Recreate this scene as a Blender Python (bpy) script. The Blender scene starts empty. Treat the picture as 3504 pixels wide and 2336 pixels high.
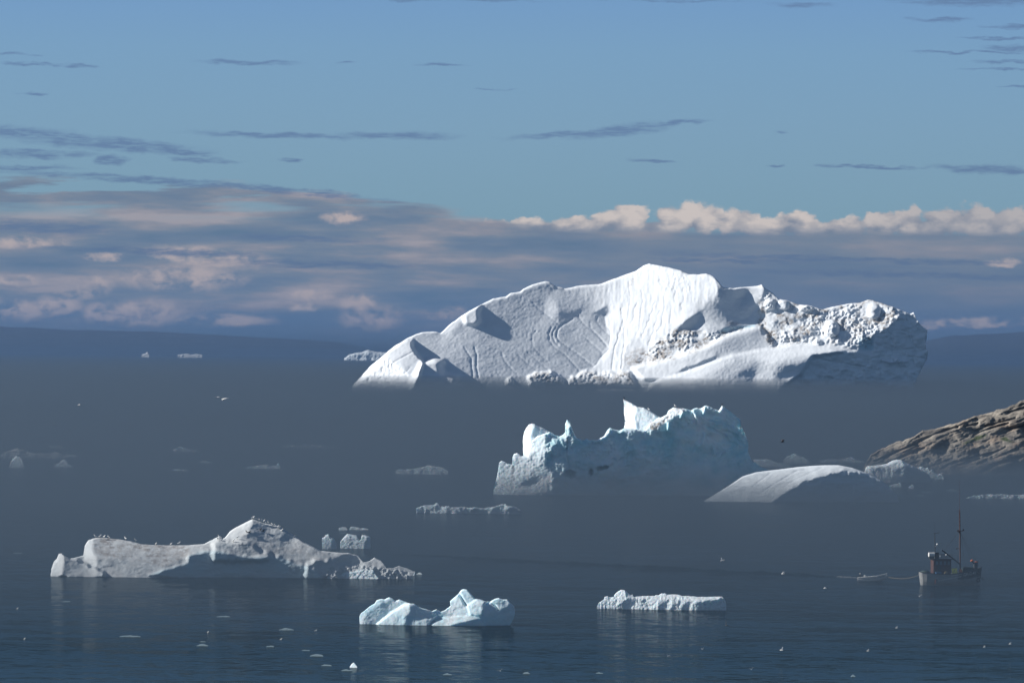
import bpy, bmesh, math, random
import numpy as np
from mathutils import Vector, Matrix

random.seed(7)
scene = bpy.context.scene
COL = scene.collection

# ------------------------------------------------------------------ camera
F = 3504 * 135 / 22.5            # focal length in photo pixels
H = 48.0                         # height of the lens above the sea
ROLL = 0.0095
PITCH = (1214 - 1168) / F
cam = bpy.data.cameras.new("camera")
cam.lens = 135
cam.sensor_width = 22.5
cam.clip_start = 1
cam.clip_end = 400000
co = bpy.data.objects.new("camera", cam)
COL.objects.link(co)
fw = np.array([0, math.cos(PITCH), math.sin(PITCH)])
up0 = np.array([0, -math.sin(PITCH), math.cos(PITCH)])
rt0 = np.array([1.0, 0, 0])
rt = rt0 * math.cos(ROLL) + up0 * math.sin(ROLL)
up = up0 * math.cos(ROLL) - rt0 * math.sin(ROLL)
co.matrix_world = Matrix(((rt[0], up[0], -fw[0], 0), (rt[1], up[1], -fw[1], 0),
                          (rt[2], up[2], -fw[2], H), (0, 0, 0, 1)))
scene.camera = co
scene.view_settings.view_transform = 'Standard'
scene.view_settings.look = 'None'
scene.view_settings.exposure = 0.43
scene.view_settings.gamma = 1
scene.cycles.max_bounces = 6
scene.cycles.volume_bounces = 0
scene.cycles.use_denoising = True


def ray(px, py):
    a = (np.asarray(px, float) - 1752) / F
    b = -(np.asarray(py, float) - 1168) / F
    return [fw[i] + a * rt[i] + b * up[i] for i in range(3)]


def pt(px, py, d):
    """point seen at photo pixel px,py at distance d (metres along y)"""
    r = ray(px, py)
    t = d / r[1]
    return np.stack([r[0] * t, r[1] * t + 0 * t, H + r[2] * t], -1)


def wdist(px, py):
    """distance at which that pixel meets the sea"""
    r = ray(px, py)
    return float(H / (-r[2]) * r[1])


def YH(px):
    return 1214 + ROLL * (px - 1752)


def Z(ox, oy, s, pts):
    return [(ox + x / s, oy + y / s) for x, y in pts]


# ------------------------------------------------------------------ noise
def _h(ix, iy, seed):
    n = (ix.astype(np.int64) * 374761393 + iy.astype(np.int64) * 668265263 + seed * 974711) & 0x7fffffff
    n = ((n ^ (n >> 13)) * 1274126177) & 0x7fffffff
    n = n ^ (n >> 16)
    return (n & 0xffff) / 65535.0


def vnoise(x, y, seed=0):
    ix, iy = np.floor(x), np.floor(y)
    fx, fy = x - ix, y - iy
    fx = fx ** 3 * (fx * (fx * 6 - 15) + 10)
    fy = fy ** 3 * (fy * (fy * 6 - 15) + 10)
    a, b = _h(ix, iy, seed), _h(ix + 1, iy, seed)
    c, d = _h(ix, iy + 1, seed), _h(ix + 1, iy + 1, seed)
    return (a + (b - a) * fx + (c - a) * fy + (a - b - c + d) * fx * fy) * 2 - 1


def fbm(x, y, o=4, seed=0, g=0.5):
    r, a = 0, 1
    for i in range(o):
        ca, sa = math.cos(i * 1.1), math.sin(i * 1.1)
        r = r + a * vnoise((x * ca - y * sa) * 2 ** i + i * 17.3, (x * sa + y * ca) * 2 ** i, seed + i * 31)
        a *= g
    return r


def worley(x, y, seed=0):
    ix, iy = np.floor(x), np.floor(y)
    m = np.full(x.shape, 9.0)
    for dx in (-1, 0, 1):
        for dy in (-1, 0, 1):
            cx, cy = ix + dx, iy + dy
            qx = cx + _h(cx, cy, seed)
            qy = cy + _h(cx, cy, seed + 77)
            m = np.minimum(m, (x - qx) ** 2 + (y - qy) ** 2)
    return np.sqrt(m)


# ------------------------------------------------------------------ relief sculptor
def dct(a, inv=False):
    n = a.shape[1]
    k = np.arange(n)
    if not inv:
        v = np.concatenate([a, a[:, ::-1]], 1)
        f = np.fft.fft(v, axis=1)[:, :n]
        return np.real(f * np.exp(-1j * np.pi * k / (2 * n)))
    c = a * np.exp(1j * np.pi * k / (2 * n))
    full = np.zeros((a.shape[0], 2 * n), complex)
    full[:, :n] = c
    full[:, n + 1:] = np.conj(c[:, 1:][:, ::-1])
    return np.real(np.fft.ifft(full, axis=1)[:, :n])


class Relief:
    """A front surface y = Y(x, z): slopes are laid down region by region and integrated to one solid form."""

    def __init__(s, x0, y0, x1, y1, step, mpp, gx=0.0, gz=1.0):
        s.x0, s.y0, s.step, s.mpp = x0, y0, step, mpp
        s.W = int((x1 - x0) / step) + 2
        s.Hn = int((y1 - y0) / step) + 2
        s.X, s.Y = np.meshgrid(x0 + np.arange(s.W) * step, y0 + np.arange(s.Hn) * step)
        s.gx = np.full(s.X.shape, float(gx))
        s.gz = np.full(s.X.shape, float(gz))
        s.add = np.zeros(s.X.shape)
        s.dirt = np.zeros(s.X.shape)  # real dirt on the ice, painted overhang shade on the shore rock
        s.blue = np.zeros(s.X.shape)

    def blur(s, m, r):
        r = r / s.step
        if r < 0.3:
            return m
        n = max(1, int(r * 2.5))
        k = np.exp(-0.5 * (np.arange(-n, n + 1) / r) ** 2)
        k /= k.sum()
        p = np.pad(m, ((0, 0), (n, n)), mode='edge')
        m = sum(k[i] * p[:, i:i + m.shape[1]] for i in range(2 * n + 1))
        p = np.pad(m, ((n, n), (0, 0)), mode='edge')
        return sum(k[i] * p[i:i + m.shape[0], :] for i in range(2 * n + 1))

    def mask(s, poly, blur=4.0, rough=0.0):
        X, Y = s.X, s.Y
        if rough:
            X = X + rough * fbm(s.X / 14, s.Y / 14, 3, 5)
            Y = Y + rough * fbm(s.X / 14, s.Y / 14, 3, 9)
        m = np.zeros(s.X.shape, bool)
        n = len(poly)
        for i in range(n):
            ax, ay = poly[i]
            bx, by = poly[(i + 1) % n]
            if ay == by:
                continue
            c = ((ay > Y) != (by > Y)) & (X < (bx - ax) * (Y - ay) / (by - ay) + ax)
            m ^= c
        return s.blur(m.astype(float), blur)

    def paint(s, poly, gx, gz=None, blur=4.0, rough=0.0):
        if gz is not None and gx >= 0.6:      # shaded faces: near vertical, turned a little from the sun
            gx, gz = 0.30 + 0.35 * (gx - 0.6), min(0.04, 0.1 * gz)
        if gx < 0:
            gx *= 1.35
        m = s.mask(poly, blur, rough)
        s.gx += (gx - s.gx) * m
        if gz is not None:
            s.gz += (gz - s.gz) * m
        return m

    def bump(s, poly, h, blur, rough=0.0):
        s.add -= h * s.mask(poly, blur, rough)

    def ball(s, cx, cy, rx, ry, h, p=0.5):
        q = 1 - ((s.X - cx) / rx) ** 2 - ((s.Y - cy) / ry) ** 2
        s.add -= h * np.clip(q, 0, 1) ** p

    def groove(s, pts, depth, width):
        d = np.full(s.X.shape, 1e9)
        for (ax, ay), (bx, by) in zip(pts[:-1], pts[1:]):
            L2 = (bx - ax) ** 2 + (by - ay) ** 2 + 1e-9
            t = np.clip(((s.X - ax) * (bx - ax) + (s.Y - ay) * (by - ay)) / L2, 0, 1)
            d = np.minimum(d, (s.X - ax - t * (bx - ax)) ** 2 + (s.Y - ay - t * (by - ay)) ** 2)
        s.add += depth * np.exp(-d / width ** 2)

    def solve(s):
        h = s.step * s.mpp
        p = (s.gx[:, :-1] + s.gx[:, 1:]) / 2 * h
        q = -(s.gz[:-1] + s.gz[1:]) / 2 * h
        div = np.zeros(s.X.shape)
        div[:, :-1] += p
        div[:, 1:] -= p
        div[:-1] += q
        div[1:] -= q
        D = dct(dct(div).T).T
        ex = 2 * np.cos(np.pi * np.arange(s.W) / s.W) - 2
        ey = 2 * np.cos(np.pi * np.arange(s.Hn) / s.Hn) - 2
        den = ex[None, :] + ey[:, None]
        den[0, 0] = 1
        D = D / den
        D[0, 0] = 0
        s.base = dct(dct(D.T, True).T, True)
        s.D = s.base + s.add

    def samp(s, arr, px, py):
        u = np.clip((np.asarray(px) - s.x0) / s.step, 0, s.W - 1.001)
        v = np.clip((np.asarray(py) - s.y0) / s.step, 0, s.Hn - 1.001)
        i, j = u.astype(int), v.astype(int)
        a, b = u - i, v - j
        return (arr[j, i] * (1 - a) * (1 - b) + arr[j, i + 1] * a * (1 - b)
                + arr[j + 1, i] * (1 - a) * b + arr[j + 1, i + 1] * a * b)


def curve(pts, n, par=None, wy=0.6):
    p = np.array(pts, float)
    if par is None:
        seg = np.abs(np.diff(p[:, 0])) + wy * np.abs(np.diff(p[:, 1])) + 1e-6
        par = np.concatenate([[0], np.cumsum(seg)])
        par = par / par[-1]
    t = np.linspace(0, 1, n)
    return np.stack([np.interp(t, par, p[:, 0]), np.interp(t, par, p[:, 1])], -1)


def link(name, me, parent=None, loc=None):
    o = bpy.data.objects.new(name, me)
    COL.objects.link(o)
    if loc is not None:
        o.location = loc
    if parent is not None:
        o.parent = parent
    return o


def tag(o, label=None, cat=None, group=None, kind=None):
    if label:
        o["label"] = label
    if cat:
        o["category"] = cat
    if group:
        o["group"] = group
    if kind:
        o["kind"] = kind
    return o


def mesh_np(name, V, Fq, mat, attrs=None, smooth=True):
    me = bpy.data.meshes.new(name)
    Fq = np.asarray(Fq, np.int32)
    me.vertices.add(len(V))
    me.vertices.foreach_set("co", np.asarray(V, np.float32).ravel())
    me.loops.add(Fq.size)
    me.loops.foreach_set("vertex_index", Fq.ravel())
    me.polygons.add(len(Fq))
    me.polygons.foreach_set("loop_start", np.arange(0, Fq.size, 4, dtype=np.int32))
    me.polygons.foreach_set("loop_total", np.full(len(Fq), 4, np.int32))
    me.update(calc_edges=True)
    me.polygons.foreach_set("use_smooth", np.full(len(Fq), smooth))
    for k, v in (attrs or {}).items():
        a = me.attributes.new(k, 'FLOAT', 'POINT')
        a.data.foreach_set("value", np.asarray(v, np.float32))
    me.materials.append(mat)
    return me


def solid(name, rel, top, bot, left, right, D, ns, nt, thick, mat, rim=0.0, rim_t=0.1, jag=0.0, jag_f=20, seed=1,
          parent=None, y_ref=None, side=0.0, edge=None, back=0.9):
    """closed body: sculpted front over the outline, rounded back, skirt under the sea. Origin at its base."""
    rel.solve()
    T = curve(top, ns)
    if jag:
        n1 = fbm(np.linspace(0, 1, ns) * jag_f, np.full(ns, 0.37 + seed), 4, seed)
        T[:, 1] += jag * n1 * np.minimum(1, np.minimum(np.arange(ns), ns - 1 - np.arange(ns)) / 6)
    q = (T[:, 0] - T[0, 0]) / (T[-1, 0] - T[0, 0])
    q = np.clip(np.maximum.accumulate(q), 0, 1)
    q = 0.97 * q + 0.03 * np.linspace(0, 1, ns)
    bp = np.array(bot, float)
    par = (bp[:, 0] - bp[0, 0]) / (bp[-1, 0] - bp[0, 0])
    Bx = np.interp(q, par, bp[:, 0])
    By = np.interp(q, par, bp[:, 1])
    B = np.stack([Bx, By], -1)
    L = curve(left if left else [B[0], T[0]], nt, wy=1.0)
    Rr = curve(right if right else [B[-1], T[-1]], nt, wy=1.0)
    s = np.linspace(0, 1, ns)[None, :, None]
    t = np.linspace(0, 1, nt)[:, None, None]
    P = (1 - t) * B[None] + t * T[None] + (1 - s) * L[:, None] + s * Rr[:, None] \
        - ((1 - s) * (1 - t) * B[0] + s * (1 - t) * B[-1] + (1 - s) * t * T[0] + s * t * T[-1])
    px, py = P[..., 0], P[..., 1]
    Yd = rel.samp(rel.D, px, py)
    ref = np.median(Yd[0]) if y_ref is None else y_ref
    Yd = Yd - ref
    rel.ref, rel.dist = ref, D
    tt = np.linspace(0, 1, nt)[:, None]
    ss = np.linspace(0, 1, ns)[None, :]
    if rim:
        Yd = Yd + rim * np.clip((tt - (1 - rim_t)) / rim_t, 0, 1) ** 3
    if side:
        e = 0.03
        Yd = Yd + side * (np.clip((e - ss) / e, 0, 1) ** 2 + np.clip((ss - 1 + e) / e, 0, 1) ** 2)
    Pf = pt(px, py, D + Yd)
    # back
    nb = max(6, nt // 4)
    idx = np.linspace(0, nt - 1, nb).astype(int)
    tb = np.linspace(0, 1, nt)[idx][:, None]
    th = thick * (1 - tb) ** 0.6 * (0.04 + 0.96 * np.sin(np.pi * np.clip(ss, 0, 1)) ** 0.6)
    Bk = Pf[idx].copy()
    ymax = Pf[-1][None, :, 1]
    Bk[..., 1] = np.maximum(Bk[..., 1], ymax * (1 - tb) ** 0.3 + Bk[..., 1] * (1 - (1 - tb) ** 0.3)) + th
    Bk[..., 2] *= back
    Bk = Bk[:-1]
    skirt = Pf[0].copy()
    skirt[:, 2] = np.minimum(skirt[:, 2] - 1, -4)
    bskirt = Bk[0].copy()
    bskirt[:, 2] = -5
    # order of rows around the body: skirt, front rows, back rows descending, back skirt
    rows = np.concatenate([skirt[None], Pf, Bk[::-1], bskirt[None]], 0)
    nr = rows.shape[0]
    g = np.arange(nr * ns).reshape(nr, ns)
    Fq = np.stack([g[:-1, :-1], g[:-1, 1:], g[1:, 1:], g[1:, :-1]], -1).reshape(-1, 4)
    # close the two ends: pair front rows with back rows
    ends = []
    fr = [0] + [1 + i for i in idx] 
    bk = [nr - 1] + [1 + nt + (nb - 2 - k) for k in range(nb - 1)]
    for c, flip in ((0, False), (ns - 1, True)):
        for k in range(len(bk) - 1):
            a, b2 = g[fr[k], c], g[fr[k + 1], c]
            d2, e2 = g[bk[k], c], g[bk[k + 1], c]
            ends.append([a, b2, e2, d2] if not flip else [a, d2, e2, b2])
    Fq = np.concatenate([Fq, np.array(ends)], 0)

    def rowsattr(arr):
        v = rel.samp(arr, px, py)
        return np.concatenate([v[:1], v, v[idx][:-1][::-1], v[:1]], 0).ravel()
    V = rows.reshape(-1, 3)
    org = np.array([V[:, 0].mean(), Pf[0][:, 1].mean(), 0.0])
    pl = np.array(parent.location) if parent is not None else np.zeros(3)
    me = mesh_np(name, V - org, Fq, mat, {"dirt": rowsattr(rel.dirt), "blue": rowsattr(rel.blue)})
    o = link(name, me, parent, Vector(org - pl))
    return o


# ------------------------------------------------------------------ materials
def new_mat(name):
    m = bpy.data.materials.new(name)
    m.use_nodes = True
    nt = m.node_tree
    return m, nt, nt.nodes["Principled BSDF"], nt.nodes["Material Output"]


def N(nt, typ, ins=None, **kw):
    n = nt.nodes.new(typ)
    for k, v in kw.items():
        setattr(n, k, v)
    for k, v in (ins or {}).items():
        if hasattr(v, "is_output"):
            nt.links.new(v, n.inputs[k])
        else:
            n.inputs[k].default_value = v
    return n


def M(nt, op, a, b=0.0, c=0.0, clamp=False):
    n = nt.nodes.new("ShaderNodeMath")
    n.operation = op
    n.use_clamp = clamp
    for i, v in enumerate((a, b, c)):
        if hasattr(v, "is_output"):
            nt.links.new(v, n.inputs[i])
        else:
            n.inputs[i].default_value = v
    return n.outputs[0]


def VM(nt, op, a, b=None):
    n = nt.nodes.new("ShaderNodeVectorMath")
    n.operation = op
    for i, v in enumerate((a, b)):
        if v is None:
            continue
        if hasattr(v, "is_output"):
            nt.links.new(v, n.inputs[i])
        else:
            n.inputs[i].default_value = v
    return n


def SS(nt, v, a, b, lo=0.0, hi=1.0):
    return N(nt, "ShaderNodeMapRange", {0: v, 1: a, 2: b, 3: lo, 4: hi}, interpolation_type='SMOOTHSTEP').outputs[0]


def MIX(nt, f, a, b):
    n = nt.nodes.new("ShaderNodeMix")
    n.data_type = 'RGBA'
    for i, v in ((0, f), (6, a), (7, b)):
        if hasattr(v, "is_output"):
            nt.links.new(v, n.inputs[i])
        else:
            n.inputs[i].default_value = (v if i == 0 else (*v, 1.0))
    return n.outputs[2]


def ice_mat(name, scale, snow=(0.84, 0.88, 0.915), blue=(0.42, 0.66, 0.76), dirt=(0.30, 0.26, 0.22), bump=0.35, dist=0.4, sss=0.0):
    m, nt, b, out = new_mat(name)
    tc = N(nt, "ShaderNodeTexCoord").outputs["Object"]
    n1 = N(nt, "ShaderNodeTexNoise", {"Vector": tc, "Scale": scale * 0.35, "Detail": 5.0, "Roughness": 0.6})
    n2 = N(nt, "ShaderNodeTexNoise", {"Vector": tc, "Scale": scale, "Detail": 6.0, "Roughness": 0.65})
    ad = N(nt, "ShaderNodeAttribute", attribute_name="dirt").outputs["Fac"]
    ab = N(nt, "ShaderNodeAttribute", attribute_name="blue").outputs["Fac"]
    v = SS(nt, n1.outputs[0], 0.3, 0.7)
    c0 = MIX(nt, v, tuple(x * 0.94 for x in snow), snow)
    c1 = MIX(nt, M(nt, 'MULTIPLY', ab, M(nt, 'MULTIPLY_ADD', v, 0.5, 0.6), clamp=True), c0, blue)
    dm = M(nt, 'MULTIPLY', ad, SS(nt, n2.outputs[0], 0.36, 0.6), clamp=True)
    c2 = MIX(nt, dm, c1, dirt)
    nt.links.new(c2, b.inputs["Base Color"])
    b.inputs["Roughness"].default_value = 0.65
    if sss:
        b.inputs["Subsurface Weight"].default_value = 0.35
        b.inputs["Subsurface Radius"].default_value = (0.45, 0.8, 1.0)
        b.inputs["Subsurface Scale"].default_value = sss
    b.inputs["Specular IOR Level"].default_value = 0.105
    bp = N(nt, "ShaderNodeBump", {"Height": n2.outputs[0], "Strength": bump, "Distance": dist})
    nt.links.new(bp.outputs[0], b.inputs["Normal"])
    return m


def plain(name, col, rough=0.6, metal=0.0, var=0.15, scale=3.0):
    m, nt, b, out = new_mat(name)
    tc = N(nt, "ShaderNodeTexCoord").outputs["Object"]
    n = N(nt, "ShaderNodeTexNoise", {"Vector": tc, "Scale": scale, "Detail": 4.0})
    c = MIX(nt, n.outputs[0], tuple(x * (1 - var) for x in col), tuple(min(1, x * (1 + var)) for x in col))
    nt.links.new(c, b.inputs["Base Color"])
    b.inputs["Roughness"].default_value = rough
    b.inputs["Metallic"].default_value = metal
    return m


ICE_FAR = ice_mat("berg_snow", 0.3, bump=0.18, dist=0.5)
ICE_MID = ice_mat("castle_ice", 0.6, blue=(0.45, 0.68, 0.745), bump=0.35, dist=0.25, sss=1.2)
ICE_DIRTY = ice_mat("grey_ice", 0.9, snow=(0.62, 0.605, 0.60), dirt=(0.30, 0.28, 0.27), bump=0.35, dist=0.15)
ICE_WET = ice_mat("wet_ice", 1.2, snow=(0.14, 0.175, 0.20), bump=0.3, dist=0.1)
ICE_BLUE = ice_mat("blue_ice", 1.2, snow=(0.82, 0.89, 0.93), blue=(0.45, 0.74, 0.84), bump=0.35, dist=0.1, sss=0.6)

# ------------------------------------------------------------------ sun + world
SUN_EL, SUN_AZ = math.radians(29), math.radians(-86)     # azimuth from +Y towards +X
SV = Vector((math.sin(SUN_AZ) * math.cos(SUN_EL), math.cos(SUN_AZ) * math.cos(SUN_EL), math.sin(SUN_EL)))
sl = bpy.data.lights.new("sun", 'SUN')
sl.energy = 5.0
sl.angle = math.radians(0.53)
sl.color = (1.0, 0.965, 0.92)
so = bpy.data.objects.new("sun", sl)
so.rotation_euler = SV.to_track_quat('Z', 'Y').to_euler()
so.location = (-300, 200, 300)
COL.objects.link(so)


def build_world():
    w = bpy.data.worlds.new("World")
    scene.world = w
    w.use_nodes = True
    nt = w.node_tree
    bg = nt.nodes["Background"]
    out = nt.nodes["World Output"]
    sky = N(nt, "ShaderNodeTexSky", sky_type='NISHITA', sun_disc=False, sun_elevation=SUN_EL, sun_rotation=SUN_AZ)
    sky.air_density = 1.0
    sky.dust_density = 0.4
    sky.ozone_density = 2.0
    nt.links.new(sky.outputs[0], bg.inputs[0])
    bg.inputs[1].default_value = SKY_STRENGTH
    g = N(nt, "ShaderNodeTexCoord").outputs["Generated"]
    xyz = N(nt, "ShaderNodeSeparateXYZ", {0: g})
    # azimuth and elevation of the sky direction, 1 unit = 1/F radian
    U = M(nt, 'MULTIPLY', M(nt, 'ARCTAN2', xyz.outputs[0], xyz.outputs[1]), F)
    V = M(nt, 'MULTIPLY', M(nt, 'ARCSINE', xyz.outputs[2]), F)
    UV = N(nt, "ShaderNodeCombineXYZ", {0: U, 1: V}).outputs[0]

    def noise(su, sv, det=4.0, rough=0.55, off=0.0, src=UV):
        m = VM(nt, 'MULTIPLY', src, (1 / su, 1 / sv, 1.0)).outputs[0]
        m = VM(nt, 'ADD', m, (off, off * 0.37, 0)).outputs[0]
        return N(nt, "ShaderNodeTexNoise", {"Vector": m, "Scale": 1.0, "Detail": det, "Roughness": rough},
                 noise_dimensions='2D')
    # clear air
    ramp = N(nt, "ShaderNodeValToRGB", {0: M(nt, 'DIVIDE', V, 1300)})
    cr = ramp.color_ramp
    cr.elements[0].position, cr.elements[0].color = 0.0, (0.10, 0.165, 0.27, 1)
    cr.elements[1].position, cr.elements[1].color = 1.0, (0.158, 0.303, 0.530, 1)
    for p, c in ((0.2, (0.16, 0.26, 0.35)), (0.36, (0.212, 0.350, 0.428)), (0.6, (0.203, 0.345, 0.470)), (0.8, (0.187, 0.336, 0.500))):
        e = cr.elements.new(p)
        e.color = (*c, 1)
    col = ramp.outputs[0]
    # slight darkening of the right-hand sky away from the sun, as the air there is clearer
    # warped coordinates for cloud outlines
    wn = noise(120, 45, 5.0, 0.6).outputs[1]
    wv = VM(nt, 'MULTIPLY', VM(nt, 'SUBTRACT', wn, (0.5, 0.5, 0.5)).outputs[0], (150, 34, 0)).outputs[0]
    UVw = VM(nt, 'ADD', UV, wv).outputs[0]
    wn2 = noise(60, 40, 5.0, 0.62, 3.3).outputs[1]
    wv2 = VM(nt, 'MULTIPLY', VM(nt, 'SUBTRACT', wn2, (0.5, 0.5, 0.5)).outputs[0], (34, 30, 0)).outputs[0]
    UVp = VM(nt, 'ADD', UV, wv2).outputs[0]

    def blobs(lst, src):
        res = None
        for (px, py, rx, ry, slope) in lst:
            d = VM(nt, 'SUBTRACT', src, (px - 1752, YH(px) - py, 0)).outputs[0]
            if slope:
                sx = N(nt, "ShaderNodeSeparateXYZ", {0: d})
                yy = M(nt, 'MULTIPLY_ADD', sx.outputs[0], slope, sx.outputs[1])
                d = N(nt, "ShaderNodeCombineXYZ", {0: sx.outputs[0], 1: yy}).outputs[0]
            ln = VM(nt, 'LENGTH', VM(nt, 'MULTIPLY', d, (1 / rx, 1 / ry, 0)).outputs[0]).outputs["Value"]
            res = ln if res is None else M(nt, 'MINIMUM', res, ln)
        return res
    # cumulus row standing on the far deck
    cum = [(1802, 775, 40, 24, 0), (1690, 778, 45, 24, 0), (1570, 775, 26, 14, 0), (1975, 780, 62, 32, 0),
           (2060, 775, 50, 34, 0), (2125, 760, 60, 44, 0), (2165, 750, 42, 36, 0), (2300, 752, 56, 38, 0),
           (2368, 750, 66, 40, 0), (2430, 750, 48, 32, 0), (2520, 762, 60, 34, 0), (2720, 770, 58, 34, 0),
           (2765, 782, 52, 24, 0), (2915, 780, 50, 28, 0), (3010, 772, 62, 36, 0), (3105, 770, 64, 38, 0),
           (3210, 770, 70, 40, 0), (3320, 762, 70, 42, 0), (3430, 770, 80, 40, 0), (3540, 770, 90, 40, 0),
           (3800, 760, 160, 50, 0), (1860, 783, 60, 20, 0), (1640, 783, 50, 16, 0), (2230, 782, 60, 24, 0), (2590, 780, 70, 24, 0), (2670, 784, 60, 20, 0), (2850, 784, 60, 22, 0), (2620, 790, 60, 14, 0), (1180, 745, 45, 22, 0)]
    cum = [(a, b_ - 2, c * 1.3, d_ * 1.3, e) for a, b_, c, d_, e in cum]
    bl = blobs(cum, UVp)

    def cells(su, sv, off):
        m = VM(nt, 'ADD', VM(nt, 'MULTIPLY', UVp, (1 / su, 1 / sv, 0)).outputs[0], (off, off * 0.7, 0)).outputs[0]
        return N(nt, "ShaderNodeTexVoronoi", {"Vector": m, "Scale": 1.0}, voronoi_dimensions='2D', feature='SMOOTH_F1').outputs["Distance"]
    v1, v2 = cells(66, 44, 1.7), cells(26, 20, 5.2)
    sh = noise(90, 46, 5.0, 0.6, 8.0).outputs[0]
    dd = M(nt, 'SUBTRACT', 1.0, bl)
    dd = M(nt, 'ADD', dd, M(nt, 'MULTIPLY', M(nt, 'SUBTRACT', 0.42, v1), 0.75))
    dd = M(nt, 'ADD', dd, M(nt, 'MULTIPLY', M(nt, 'SUBTRACT', 0.42, v2), 0.28))
    dd = M(nt, 'ADD', dd, M(nt, 'MULTIPLY', M(nt, 'SUBTRACT', sh, 0.5), 0.7))
    cm = SS(nt, dd, -0.10, 0.26)
    # bright rounded heads, grey folds between them
    lit = M(nt, 'ADD', M(nt, 'ADD', SS(nt, v1, 0.75, 0.15, 0.0, 0.6), SS(nt, v2, 0.7, 0.2, 0.0, 0.15)), M(nt, 'ADD', SS(nt, sh, 0.35, 0.65, -0.15, 0.3), SS(nt, V, 410, 490, -0.15, 0.2)), clamp=True)
    fade = SS(nt, U, 1000, 1500, 1.0, 0.6)
    ccol = MIX(nt, M(nt, 'MULTIPLY', lit, fade), (0.22, 0.25, 0.30), (0.64, 0.565, 0.51))
    # deck of grey stratus below
    top = SS(nt, U, -900, 250, 565, 436)
    n_edge = noise(420, 46, 5.0, 0.55, 1.7).outputs[0]
    n_gap = noise(900, 70, 3.0, 0.5, 5.1).outputs[0]
    dv = M(nt, 'SUBTRACT', M(nt, 'MULTIPLY_ADD', M(nt, 'SUBTRACT', n_edge, 0.5), SS(nt, U, -700, 200, 190, 26), top), V)
    deck = SS(nt, dv, -9, 20)
    gapz = M(nt, 'MULTIPLY', SS(nt, V, 430, 510), SS(nt, n_gap, 0.44, 0.56))
    deck = M(nt, 'MULTIPLY', deck, M(nt, 'MULTIPLY_ADD', gapz, -0.8, 1.0))
    n_c = noise(560, 80, 5.0, 0.55, 9.9).outputs[0]
    n_c = M(nt, 'MULTIPLY_ADD', M(nt, 'SUBTRACT', n_c, 0.5), SS(nt, U, -200, 700, 1.0, 0.55), SS(nt, U, -600, 500, 0.53, 0.50))
    dr = N(nt, "ShaderNodeValToRGB", {0: n_c})
    d = dr.color_ramp
    d.elements[0].position, d.elements[0].color = 0.30, (0.115, 0.178, 0.258, 1)
    d.elements[1].position, d.elements[1].color = 0.70, (0.37, 0.335, 0.345, 1)
    for p, c in ((0.42, (0.150, 0.203, 0.278)), (0.52, (0.190, 0.230, 0.286)), (0.61, (0.265, 0.268, 0.300))):
        e = d.elements.new(p)
        e.color = (*c, 1)
    dcol = dr.outputs[0]
    # the base of the deck is darkest
    dcol = MIX(nt, SS(nt, V, 190, 60, 0.0, 0.85), dcol, (0.095, 0.150, 0.228))
    right = SS(nt, U, 100, 900, 0.0, 0.55)
    dcol = MIX(nt, M(nt, 'MULTIPLY', right, SS(nt, V, 420, 120)), dcol, (0.100, 0.152, 0.240))
    col = MIX(nt, cm, col, ccol)
    # sunlit broken cumulus inside the deck, low on the left
    n_p = noise(120, 70, 5.0, 0.6, 14.2, UVp).outputs[0]
    puff = [(290, 985, 90, 34, -0.15), (60, 960, 70, 16, 0), (60, 1060, 110, 34, 0), (200, 1050, 80, 34, 0),
            (350, 1075, 70, 34, 0), (480, 1070, 130, 42, 0), (700, 880, 190, 32, 0.05), (620, 950, 200, 40, 0),
            (1060, 1010, 70, 20, 0), (1040, 1050, 50, 14, 0), (1230, 1040, 60, 34, 0), (1270, 1085, 100, 38, 0),
            (1170, 745, 70, 18, 0), (760, 1095, 160, 20, 0), (360, 880, 80, 14, 0), (90, 830, 120, 18, 0),
            (3330, 1105, 260, 16, -0.05), (3420, 900, 60, 14, 0), (1550, 1070, 110, 20, 0)]
    pm = SS(nt, blobs(puff, UVp), 1.45, 0.55)
    pm = M(nt, 'MULTIPLY', pm, SS(nt, n_p, 0.36, 0.62))
    dcol = MIX(nt, M(nt, 'MULTIPLY', pm, 0.85), dcol, (0.56, 0.455, 0.41))
    col = MIX(nt, M(nt, 'MULTIPLY', deck, 0.96), col, dcol)
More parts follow.
